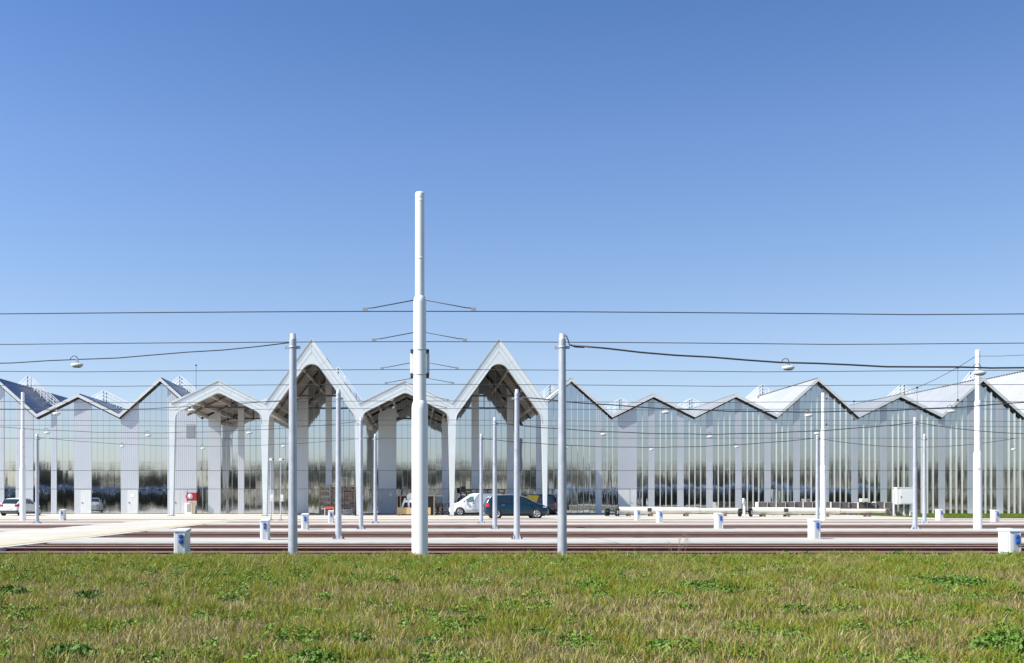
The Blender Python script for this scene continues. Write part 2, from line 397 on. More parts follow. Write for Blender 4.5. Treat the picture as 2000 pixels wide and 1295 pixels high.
# roofs: corrugated sheets with real ribs, soffit and verge flashing
RL = 58
for i, (a, c, zp) in enumerate(bays):
    canopy = 4 <= i <= 7
    mid = (a+c)/2; y0 = D-(0 if canopy else .45); m = MB(); sf = MB(); vg = MB()
    for s in (0, 1):
        e = a if s == 0 else c
        n = int(RL/.45)
        def P(t, y, h): # t=0 at ridge, 1 at valley
            x = mid+(e-mid)*t; return (x, y, zp-(zp-VZ)*t+h)
        vs = []; ys_ = []
        for k in range(n):
            for dy, h in ((0,0),(.27,0),(.31,.09),(.40,.09)): ys_.append((y0+k*.45+dy, h))
        for y, h in ys_: vs += [P(0,y,h), P(1,y,h)]
        m.add(vs, [(2*j, 2*j+1, 2*j+3, 2*j+2) for j in range(len(ys_)-1)])
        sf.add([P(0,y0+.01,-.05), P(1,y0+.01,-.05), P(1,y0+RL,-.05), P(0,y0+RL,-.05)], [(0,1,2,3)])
        if not canopy:
            h0, h1 = -.30, .10
            ang = math.atan2(zp-VZ, mid-a); f_ = 1/math.cos(ang)
            q = [P(0,y0,h1), P(1,y0,h1), P(1,y0,-.18*f_), P(0,y0,-.18*f_)]
            vv = [(x, y0-.02, z) for x,_,z in q] + [(x, y0+.05, z) for x,_,z in q]
            vg.add(vv, [(0,1,2,3),(7,6,5,4),(0,4,5,1),(1,5,6,2),(2,6,7,3),(3,7,4,0)])
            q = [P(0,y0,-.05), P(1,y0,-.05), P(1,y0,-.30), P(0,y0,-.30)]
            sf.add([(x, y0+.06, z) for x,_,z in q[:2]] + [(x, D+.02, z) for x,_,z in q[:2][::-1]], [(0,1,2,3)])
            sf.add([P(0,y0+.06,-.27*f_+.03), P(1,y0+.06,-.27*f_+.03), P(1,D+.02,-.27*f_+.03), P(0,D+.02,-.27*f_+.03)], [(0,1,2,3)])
    ro = m.build('roof', M['roof'], depot, recalc=False)
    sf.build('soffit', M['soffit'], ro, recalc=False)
    if not canopy: vg.build('verge_flashing', M['verge'], ro)
    rc = MB(); rc.beam((mid,y0,zp+.07),(mid,y0+RL,zp+.07),.34,.03); rc.build('ridge_cap', M['roof'], ro)
# guard rails over the roofs
for i, (a, c, zp) in enumerate(bays[1:15]):
    yr = 101.0 if X(420) > c else 108.5
    mid = (a+c)/2; m = MB()
    for dy in (0, .9):
        for s, e in ((0,a),(1,c)):
            g0 = Vector((mid, yr+dy, zp+.05)); g1 = Vector((e+(mid-e)*.16, yr+dy, VZ+(zp-VZ)*.16+.05))
            for h in (.45,.8,1.15):
                m.beam(g0+Vector((0,0,h)), g1+Vector((0,0,h)), .06)
            nn = 5
            for k in range(nn+1):
                p = g0.lerp(g1, k/nn); m.beam(p, p+Vector((0,0,1.15)), .055)
    for k in range(6):
        for e in (a, c):
            t = (k+.5)/7; p = Vector((mid+(e-mid)*t, yr, zp-(zp-VZ)*t+.1)); m.beam(p, p+Vector((0,.9,0)), .3, .03)
    m.build('roof_railing', M['paint'], depot)
# added boards painting shade and sky reflection onto left gables' right-hand slopes
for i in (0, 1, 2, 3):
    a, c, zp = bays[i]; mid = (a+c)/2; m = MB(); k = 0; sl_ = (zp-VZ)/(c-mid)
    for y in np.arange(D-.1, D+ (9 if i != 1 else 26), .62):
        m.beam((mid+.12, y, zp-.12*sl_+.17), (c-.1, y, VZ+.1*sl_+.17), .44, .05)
    m.build('slope_shade_board', M['slope_shade'], depot)
for i in ():
    a, c, zp = bays[i]; mid = (a+c)/2; m = MB()
    for y in (104.5, 108.5, 112.5):
        p0 = Vector((mid+.3, y, zp+.25-.3*(zp-VZ)/(c-mid))); p1 = Vector((c-.5, y, VZ+.5*(zp-VZ)/(c-mid)+.25)); m.beam(p0, p1, 1.2, .12, up=(0,0,1))
    m.build('rooflight', M['glass'], depot)
# doors and details under the pale panels
def door(px0, px1, leaf0, leaf1, shade, lm='doorw', double=False, z=2.2):
    m = MB().box(X(px0)+.01, X(px1)-.01, D-.02, D+.02, .02, 2.262); w = m.build('door_surround', M['door'], depot)
    m = MB(); g = .02
    if double:
        mid = (X(leaf0)+X(leaf1))/2; m.box(X(leaf0), mid-g/2, D-.055, D-.022, .04, z); m.box(mid+g/2, X(leaf1), D-.055, D-.022, .04, z)
    else: m.box(X(leaf0), X(leaf1), D-.055, D-.022, .04, z)
    d = m.build('door', M[lm], depot)
    h = MB(); hx = X(leaf0)+.12; h.box(hx-.015, hx+.1, D-.1, D-.057, 1.02, 1.05); h.box(hx-.015, hx+.015, D-.085, D-.057, .95, 1.1); h.build('handle', M['dark'], d)
    return d
d1 = door(145,179,158,178.5,0); d2 = door(236,271,249.5,269.5,0); d3 = door(327,384,340,365,0,'door',True); d4 = door(739,774,742,773,0,'door')
s = MB().lathe([(.0,-.012),(.17,-.012),(.17,0),(0,0)], (X(763),D-.057,1.75), 16, 'y'); s.build('round_sign', M['boxw'], d4)
s = MB().box(X(256),X(263),D-.066,D-.057,1.55,1.85); s.build('notice', M['boxw'], d2)
# recessed doorway on the right
m = MB().box(X(1207)+.01, X(1230), D-.02, D+.02, .02, 2.262); m.build('door_surround', M['doorw'], depot)
m = MB().box(X(1231), X(1243), D-.06, D-.02, .04, 2.26); dd = m.build('door', M['doorw'], depot)
MB().box(X(1232), X(1232)+.1, D-.11, D-.062, 1.02, 1.05).build('handle', M['dark'], dd)
m = MB()
lx0, lx1, lz0, lz1 = X(363.5), X(381), 1.3+(HY-855)/PX, 1.3+(HY-829)/PX
m.box(lx0, lx1, D-.075, D-.052, lz0, lz1); lv = m.build('vent_louvre', M['louvre'], depot)
m = MB()
for k in range(14):
    z = lz0+.05+k*(lz1-lz0-.1)/14; m.box(lx0+.03, lx1-.03, D-.10, D-.076, z, z+.035)
m.build('slats', M['grey'], lv)
rebase(depot, (X(1000), D, 0))

# ------------------------------------------------------------------ entrance canopies
CY = 82.0
can = thing('entrance_canopy', 'row of four gabled entrance canopies on slim pale columns in front of the depot doors', 'canopy')
cb = bays[4:8]
def fillet(pts, radii, seg=7):
    out = []
    for i, p in enumerate(pts):
        r = radii[i]
        if not r or i in (0, len(pts)-1): out.append(tuple(p)); continue
        p = Vector(p); a = (Vector(pts[i-1])-p); c = (Vector(pts[i+1])-p); la, lc = a.length, c.length; a.normalize(); c.normalize()
        h = a.angle(c)/2; t = min(r/math.tan(h), la*.48, lc*.48); r = t*math.tan(h)
        ctr = p + (a+c).normalized()*(r/math.sin(h))
        p0, p1 = p+a*t, p+c*t; v0, v1 = p0-ctr, p1-ctr
        a0 = math.atan2(v0.y, v0.x); a1 = math.atan2(v1.y, v1.x); da = (a1-a0+math.pi)%(2*math.pi)-math.pi
        for k in range(seg+1):
            t_ = a0+da*k/seg; out.append((ctr.x+r*math.cos(t_), ctr.y+r*math.sin(t_)))
    return out
ZC = 7.45
cols = [b_[0] for b_ in cb] + [cb[-1][1]]
def opening(a, c, zp, t=.85, hw=.36):
    mid = (a+c)/2; ang = math.atan2(zp-VZ, mid-a); v = t/math.cos(ang); tn = math.tan(ang)
    zl = VZ + tn*hw - v
    pts = [(a+hw-.03, ZC), (a+hw, zl), (mid, zp-v), (c-hw, zl), (c-hw+.03, ZC)]
    return fillet(pts, [0, .95, .55 if zp < 12 else .8, .95, 0])
pts = [(cols[0]-.17, ZC), (cols[0]-.17, VZ+.05)]
for a, c, zp in cb: pts += [((a+c)/2, zp), (c, VZ)]
pts[-1] = (cols[-1]+.17, VZ+.05); pts += [(cols[-1]+.17, ZC)]
inner = []
for a, c, zp in reversed(cb): inner += opening(a, c, zp)[::-1]
m = MB().prism(pts + inner, CY, CY+.32)
m.build('gable_frame', M['fascia'], can)
m = MB()                                              # sheet joints and painted shadow lines on the canopy front
for a, c, zp in cb:
    mid = (a+c)/2; th = math.atan2(zp-VZ, mid-a); f1 = 1/math.cos(th)
    m.box(mid-.012, mid+.012, CY-.006, CY+.01, zp-.8*f1, zp-.1)
    for s, e in ((1,a),(-1,c)):
        for o_ in (.30, .62):
            p = Vector((mid, CY-.004, zp-o_*f1)); q = Vector((e+s*.5*o_, CY-.004, VZ-o_*f1+(zp-VZ)*.5*o_/(mid-a))); m.beam(p, q, .008, .03 if o_ > .5 else .045)
        for k in range(1, 3):
            t = k/3; x = mid+(e-mid)*t; z = zp-(zp-VZ)*t; n_ = Vector((-(s)*math.sin(th), 0, math.cos(th)))
            n_ = Vector((s*math.sin(th),0,-math.cos(th))); p = Vector((x,CY-.003,z))+n_*.1; m.beam(p, p+n_*.5, .006, .018, up=(0,0,1))
m.build('front_joint_shade_lines', M['joint_shade'], can)
m = MB()                                              # thin reveal lip round the openings
for a, c, zp in cb:
    o1 = opening(a, c, zp); o2 = opening(a, c, zp, .98, .33)
    n = len(o1)
    if len(o2) == n:
        vs = [(x, CY-.03, z) for x, z in o1] + [(x, CY-.03, z) for x, z in opening(a, c, zp, .80, .33)] 
        vs += [(x, CY+.001, z) for x, z in o1] + [(x, CY+.001, z) for x, z in opening(a, c, zp, .80, .33)]
        fs = []
        for i in range(n-1): fs += [(i,i+1,n+i+1,n+i), (i,2*n+i,2*n+i+1,i+1), (n+i,n+i+1,3*n+i+1,3*n+i)]
        m.add(vs, fs)
m.build('opening_trim', M['verge'], can)
for i, x in enumerate(cols):
    m = MB(); end = i in (0, 4)
    l1 = .17 if i == 0 else .31; r1 = .17 if i == 4 else .31
    l0 = .12 if i == 0 else .15; r0 = .10 if i == 4 else .15
    m.prism([(x-l0,0),(x+r0,0),(x+r1,ZC-.002),(x-l1,ZC-.002)], CY+.01, CY+.50); k = m.build('column', M['fascia'], can)
    MB().box(x-.28, x+.28, CY-.06, CY+.38, 0, .03).build('base_plate', M['dark'], k)
for i, (a, c, zp) in enumerate(cb):
    mid = (a+c)/2; y0, y1 = CY+.03, D-.46; m = MB(); bm_ = MB(); tr = MB(); br = MB()
    y1 = D-.02
    for e in (a, c):
        n = 39
        def P(t, y, h): return (mid+(e-mid)*t, y, zp-(zp-VZ)*t+h)
        yy = []
        for k in range(n): yy += [(y0+.33+k*.3, -.14), (y0+.33+k*.3+.15, -.14), (y0+.33+k*.3+.19, -.09), (y0+.33+k*.3+.26, -.09)]
        yy = [q for q in yy if q[0] < y1] + [(y1,-.14)]
        vs = []
        for y, h in yy: vs += [P(0,y,h), P(1,y,h)]
        m.add(vs, [(2*j, 2*j+1, 2*j+3, 2*j+2) for j in range(len(yy)-1)])
        top = [P(0,y0,.02), P(1,y0,.02), P(1,y1,.02), P(0,y1,.02)]
        m.add(top, [(0,1,2,3)])
        trim = [P(0,CY-.06,.06), P(1,CY-.06,.06), P(1,CY-.06,-.03), P(0,CY-.06,-.03)]
        tr.add(trim + [(x, CY+.4, z) for x,_,z in trim], [(0,1,2,3),(4,7,6,5),(0,4,5,1),(1,5,6,2),(2,6,7,3),(3,7,4,0)])
        for t in (.3, .62, .88):
            p = Vector(P(t, 0, -.36)); bm_.beam((p.x, y0+.3, p.z), (p.x, y1-.1, p.z), .17, .26)
        for t0, t1, ya, yb in ((.3,.62,y0+.6,y0+5.7),):
            br.beam(P(t0,ya,-.3), P(t1,yb,-.3), .05)
    for y in (y0+5.7,):
        zt = VZ+(zp-VZ)*.30-.35; hx = (mid-a)*.70
        br.beam((mid-hx,y,zt),(mid+hx,y,zt),.13,.16); br.beam((mid,y,zt),(mid,y,zp-.4),.09)
        for e in (a, c): br.beam((e,y,VZ-.45),(mid,y,zp-.45),.12,.2)
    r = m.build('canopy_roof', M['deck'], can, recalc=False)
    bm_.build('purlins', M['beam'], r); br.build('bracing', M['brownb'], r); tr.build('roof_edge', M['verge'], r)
for x in cols[1:4]: MB().box(x-.22, x+.22, CY+.35, D-.1, VZ-.62, VZ-.3).build('valley_gutter', M['beam'], can)
rebase(can, (cols[2], CY, 0))
# antenna on the roof
t = thing('antenna', 'thin lightning rod with a small ball rising above the left canopy roof', 'antenna', (wx(383,99),99,9.2))
MB().tube([(0,0,0),(0,0,5.05)], .022, 6).build('rod', M['dark'], t); MB().lathe([(.0,-.09),(.08,-.05),(.1,0),(.08,.05),(0,.09)], (0,0,5.1), 8).build('ball', M['dark'], t)

# ------------------------------------------------------------------ masts, posts, wires, lamps
def make_mast():
    t = thing('catenary_mast', 'x', 'mast')
    MB().lathe([(.178,-.3),(.178,3.28),(.172,3.36),(.15,3.44),(.14,3.46)], n=32).build('lower_section', M['paint'], t)
    MB().lathe([(.140,3.44),(.138,5.62),(.134,5.68),(.112,5.74),(.104,5.75)], n=32).build('middle_section', M['paint'], t)
    u = MB().lathe([(.102,5.7),(.102,6.52),(.100,6.535),(.100,6.545),(.103,6.55),(.103,6.60),(.100,6.605),(.100,6.615),(.102,6.63),(.101,7.78),(.099,7.79),(.099,7.80),(.102,7.81),(.102,7.86),(.099,7.865),(.099,7.88),(.101,7.89),(.101,7.99),(.09,8.02),(.0,8.025)], n=32).build('upper_section', M['paint'], t)
    m = MB().lathe([(.145,4.02),(.145,4.035),(.141,4.036)], n=32); m.lathe([(.145,4.56),(.145,4.575),(.141,4.576)], n=32); m.build('band', M['grey'], t)
    return t
mast = make_mast()
mast.location = (0,ROWS[0],0); tag(mast, 'tallest white stepped mast in the middle, nearest the grass', None, 'white stepped masts')
mp = proto(mast)
# equipment panels only on the near mast; copies leave them out
MAST = [((0.0,45.2),'white stepped mast hidden straight behind the tallest mast, nearer'),((0.0,64.2),'white stepped mast hidden straight behind the tallest mast, farther'),
        ((wx(1909.5,46.0),46.0),'thick white stepped mast at the right with a cable rising to its top'),((wx(1607.5,64.4),64.4),'bright white stepped mast standing beside a thin post right of centre'),
        ((wx(44.5,64.2),64.2),'white stepped mast at the far left in front of the white hatchback')]
masts = [mast]
for (x, y), lb in MAST: masts.append(dup(mast, (x,y,0), None, lb, 'white stepped masts'))
for s in (-1, 1):
    m = MB().bbox(min(s*.148,s*.212), max(s*.148,s*.212), .12, .42, 4.08, 4.52, .008); q = m.build('side_panel', M['boxw'], mast)
    b = MB()
    for z in (4.0, 4.53): b.box(min(s*.14,s*.20), max(s*.14,s*.20), -.02+.1, .02+.1, z, z+.075); b.box(min(s*.14,s*.205), max(s*.14,s*.205), .3, .34, z, z+.075); b.box(min(s*.185,s*.205), max(s*.185,s*.205), .121, .299, z+.01, z+.065)
    b.build('bracket', M['dark'], q)

def make_post():
    t = thing('lamp_post', 'x', 'post')
    MB().lathe([(.105,0),(.102,.5),(.088,3.2),(.078,4.80),(.076,4.82),(.066,4.825),(.062,4.93),(0,4.94)], n=20).build('shaft', M['galv'], t)
    m = MB().bbox(-.2,.2,-.2,.2,-.02,.02,.004)
    for a in range(4):
        c, s = math.cos(R(45+90*a)), math.sin(R(45+90*a)); m.add([(c*.1,s*.1,.02),(c*.17,s*.17,.02),(c*.1,s*.1,.2)],[(0,1,2)])
    m.build('base_plate', M['galv'], t)
    for a in range(4):
        c, s = .155*(1 if a%2 else -1), .155*(1 if a//2 else -1)
        MB().lathe([(.022,.02),(.022,.05),(.012,.05),(.012,.10),(0,.1)], (c,s,0), 6).build('bolt', M['dark'], t)
    m = MB().lathe([(.081,4.61),(.088,4.612),(.088,4.65),(.081,4.655)], n=16); m.box(.08,.17,-.02,.02,4.6,4.66); m.box(-.17,-.08,-.02,.02,4.6,4.66)
    m.build('cable_bracket', M['galv'], t)
    return t
post = make_post(); proto(post)
PG = 'grey galvanised posts in rows between the tracks'
rown = ['in the row nearest the grass','in the second row from the grass','in the third row from the grass','in the farthest row']
first = True
for i, y in enumerate(ROWS):
    for x, lb in ((-2.7,'left of the tallest mast'),(3.2,'right of the tallest mast')):
        px = {(-2.7,0):572,(3.2,0):1098,(-2.7,1):661,(3.2,1):1009.5,(-2.7,2):705,(3.2,2):966.5,(-2.7,3):733,(3.2,3):940}[(x,i)]
        label = 'tapered grey post %s, %s' % (lb, rown[i])
        if first: post.location = (wx(px,y),y,0); tag(post, label, None, PG); first = False
        else: dup(post, (wx(px,y),y,0), None, label, PG)
for px, y, lb in ((1787,45.1,'grey post just right of the white cabinet on legs'),(1805.5,56.5,'thin grey post, right one of the close pair near the cabinet on legs'),
                  (1596.5,56.5,'thin grey post half hidden behind the bright white mast right of centre'),(72.5,56.5,'thin grey post in front of the white hatchback bonnet')):
    dup(post, (wx(px,y),y,0), None, label=lb, group=PG)

# contact wires and their hangers
WY = [25.0, 29.8, 36.2, 40.8, 47.7, 51.6, 59.1, 63.1]
for i, y in enumerate(WY):
    m = MB(); pts = []
    for k in range(-56, 81):
        x = k*2.0; s = abs(((x+12.35) % 24.7) - 12.35)/12.35; pts.append((x, 0, 5.9 - .085*(s**1.6) - .012*max(0,abs(x)-12)/10))
    m.tube(pts, .0125, 6)
    o = m.build('contact_wire', M['wire']); o.location.y = y
    tag(o, 'thin dark overhead wire across the whole picture, %s from the top' % ORD[i] if i else 'thin dark overhead wire across the whole picture, the highest', 'wire', 'overhead contact wires')
def hanger(x0, y, lb, half=1.32, rise=.28):
    t = thing('wire_hanger', lb, 'hanger', (x0,y,5.9), 0, 'slanting hangers carrying the wires')
    for s in (-1, 1):
        MB().tube([(s*.1,0,rise),(s*(half-.18),0,.085),(s*half,0,.075)], .013, 6).build('arm', M['wire'], t)
        MB().box(s*half-.07, s*half+.05, -.025, .025, .0, .085).build('clamp', M['louvre'], t)
    return t
for i, y in enumerate(WY[:6]):
    hanger(0, y, 'slanting hanger pair either side of the tallest mast, on the %s wire from the top' % ORD[i])
def span(x, y0, z0, y1, z1, lb, droppers, sag):
    t = thing('span_cable', lb, 'cable', (x,y0,0), 0, 'cables slung between the masts')
    def z(y): u = (y-y0)/(y1-y0); return z0+(z1-z0)*u-4*sag*u*(1-u)
    MB().tube([(0, y0+(y1-y0)*k/14-y0, z(y0+(y1-y0)*k/14)) for k in range(15)], .012, 6).build('cable', M['wire'], t)
    for y in droppers:
        MB().tube([(0,y-y0,z(y)),(0,y-y0,5.9)], .008, 5).build('dropper', M['wire'], t)
        m = MB().box(-.04,.04,y-y0-.04,y-y0+.04,z(y)-.05,z(y)+.04); m.box(-.035,.035,y-y0-.035,y-y0+.035,5.87,5.99); m.build('clamp', M['dark'], t)
xm = masts[3].location.x
span(xm, 46.0, 7.8, 64.4, 7.8, 'cable sloping away behind the top of the thick right mast', [47.7,51.6,59.1,63.1], 1.0)
span(xm, 46.0, 7.75, 22.4, 7.8, 'cable coming forward from the top of the thick right mast', [40.8,36.2,29.8,25.0], .9)
span(0, 22.4, 6.3, 45.2, 6.3, 'cable hidden behind the tallest mast running away from it', [], .1)

# lamp cables and hanging lamps
def make_lamp():
    t = thing('hanging_lamp', 'x', 'lamp')
    MB().lathe([(.0,-.165),(.10,-.16),(.125,-.14),(.135,-.115),(.13,-.09),(.06,-.075),(0,-.075)], n=18).build('lamp_housing', M['boxw'], t)
    MB().lathe([(.0,-.178),(.07,-.175),(.095,-.164),(.0,-.163)], n=14).build('lens', M['glassb'], t)
    m = MB().box(-.028,.028,-.02,.02,-.08,.012); m.build('hanger', M['grey'], t)
    m = MB(); m.tube([(-.15,0,.0),(-.13,0,.05),(-.07,0,.085),(-.01,0,.07),(.02,0,.01),(.03,0,-.07)], .009, 6); m.build('flex', M['dark'], t)
    for v in t.children: v.data.transform(Matrix.Diagonal((1,.6,1,1)))
    return t
lamp = make_lamp(); lamp.location = (0,0,0); proto(lamp)
def cz(x, side):
    c = 12.5 if side > 0 else -11.9; return (4.19 if side > 0 else 4.25) + .5*((x-c)/9.3)**2
first = True
LX = [-16.4,-11.95,-7.5,8.1,12.8,17.5]
for i, y in enumerate(ROWS):
    rn = ['the nearest row','the second row','the third row','the farthest row'][i]
    for side in (-1, 1):
        m = MB(); a, c = (3.3, 21.7) if side > 0 else (-21.1, -2.8)
        m.tube([(a+(c-a)*k/24, 0, cz(a+(c-a)*k/24, side)+.012*math.sin(k*1.9)) for k in range(25)], .02 if side > 0 else .012, 6)
        o = m.build('lamp_cable', M['dark']); o.location.y = y
        tag(o, '%s sagging lamp cable %s of the tallest mast in %s of posts' % ('thick black' if side > 0 else 'thin dark', 'right' if side > 0 else 'left', rn), 'cable', 'sagging lamp cables')
    o = MB().tube([(21.9+11*k/16, 0, 4.2+.5*((k-8)/8)**2) for k in range(17)], .016, 6).build('lamp_cable', M['dark']); o.location.y = y
    tag(o, 'sagging lamp cable at the far right edge in %s of posts' % rn, 'cable', 'sagging lamp cables')
    for j, x in enumerate(LX):
        if i == 0 and x not in (-7.5, 8.1, 12.8): continue
        xx = {(0,3):8.06,(0,4):12.25}.get((i,j), x)
        lb = 'white hanging lamp in %s, %s %s of the tallest mast' % (rn, ['third','second','nearest','nearest','second','third'][j], 'left' if x < 0 else 'right')
        loc = (xx, y, cz(xx, 1 if x > 0 else -1))
        if first: lamp.location = loc; tag(lamp, lb, None, 'small white hanging lamps'); first = False
        else: dup(lamp, loc, None, lb, 'small white hanging lamps')
    if i == 3: dup(lamp, (wx(1980,y), y, 4.2), None, 'white hanging lamp farthest to the right of all', 'small white hanging lamps')
# loose ends of cable at the near post and the thick mast
MB().tube([(3.12,22.38,4.86),(3.2,22.36,4.88),(3.24,22.36,4.78),(3.27,22.37,4.68),(3.4,22.4,4.64),(3.6,22.4,4.63)], .014, 6).build('cable_tail', M['dark'])
tag(bpy.data.objects['cable_tail'], 'short black cable tail looping off the top of the near right post', 'cable')
# two slim camera poles by the canopy
for k, (px, lb) in enumerate(((529,'left one of two slim poles with a white camera head by the canopy column'),(548.5,'right one of two slim poles with a white camera head by the canopy column'))):
    t = thing('camera_pole', lb, 'pole', (wx(px,65),65,0), 0, 'slim camera poles')
    MB().lathe([(.045,0),(.045,1.3),(.03,1.32),(.028,3.8),(0,3.8)], n=10).build('pole', M['galv'], t)
    MB().bbox(-.11,.1,-.07,.07,3.78,3.93,.01).build('camera_head', M['boxw'], t)
    MB().tube([(.08,0,3.86),(.2,0,3.84)], .04, 8).build('camera_lens', M['dark'], t)
    MB().bbox(-.02,.17,-.1,.0,1.2,1.62,.01).build('control_box', M['boxw'], t)
    MB().bbox(-.15,.15,-.15,.15,0,.02,.003).build('base_plate', M['dark'], t)

# ------------------------------------------------------------------ socket cabinets
def make_cab():
    t = thing('socket_cabinet', 'x', 'cabinet')
    w, d, h = .13, .225, .64
    MB().bbox(-w,w,-d,d,-.12,h-.03,.012).build('body', M['boxw'], t)
    m = MB(); m.add([(-w-.012,-d-.02,h-.03),(w+.012,-d-.02,h-.03),(w+.012,d+.02,h-.03),(-w-.012,d+.02,h-.03),(-w-.012,-d-.02,h-.005),(w+.012,-d-.02,h-.005),(w+.012,d+.02,h+.035),(-w-.012,d+.02,h+.035)],
      [(0,3,2,1),(4,5,6,7),(0,1,5,4),(1,2,6,5),(2,3,7,6),(3,0,4,7)]); m.build('lid', M['boxw'], t)
    MB().box(-.035,.085,-d-.006,-d+.002,-.1,h-.06).build('recess', M['galv'], t)
    for z in (h-.13, h-.24):
        q = MB().bbox(-.015,.068,-d-.05,-d-.007,z-.045,z+.035,.008).build('socket', M['blue'], t)
        MB().lathe([(.03,-d-.066),(.034,-d-.05)], (.026,0,z), 12, 'y').build('cap', M['blue'], q)
    MB().box(.086,.104,-d-.012,-d+.002,-.1,h-.04).build('frame', M['boxw'], t)
    MB().box(-w-.012,w+.012,-d-.012,d+.012,-.14,.02).build('plinth', M['conc'], t)
    q = MB().box(-w-.006,-w+.002,-d*.8,d*.8,.06,h-.07).build('side_door', M['boxw'], t)
    m = MB().box(-w-.009,-w+.001,-d*.8-.008,-d*.8,.06,h-.07); m.box(-.05,-.044,-d-.003,-d+.001,.03,h-.04); m.build('seam', M['louvre'], q)
    MB().lathe([(.014,-w-.006),(.016,-w+.002)], (0,-d*.7,h-.14), 10, 'x').build('lock', M['dark'], t)
    return t
cab = make_cab(); proto(cab); first = True
CAB = [(356,22.4,'largest left cabinet at the grass edge'),(1972,22.4,'nearest cabinet at the right edge of the picture'),
 (518,33.2,'left of the nearest left post, second row'),(1590,34.0,'in front of the bright white mast right of centre'),
 (596,44.6,'between the near left post and the second left post'),(1403.5,46.0,'in the middle of the right half, third row'),
 (646.5,57.5,'just left of the second left post, far row'),(1288,58.5,'under the left white pole, right one of the close pair'),(1943,60.0,'far right, standing in front of the lawn strip'),
 (122.5,64.5,'far left beside the white hatchback'),(1245,64.5,'under the left white pole, left one of the close pair'),(1834.5,64.5,'in front of the lawn strip, left of the thick right mast')]
for px, y, lb in CAB:
    lb = 'white socket cabinet, ' + lb
    sc = 1.0 if y < 40 else 1.08
    if first: cab.location = (wx(px,y),y,0); tag(cab, lb, None, 'white socket cabinets'); first = False; continue
    c = dup(cab, (wx(px,y),y,.0), None, lb, 'white socket cabinets'); c.scale = (sc,sc,1.05 if y > 40 else 1.0)

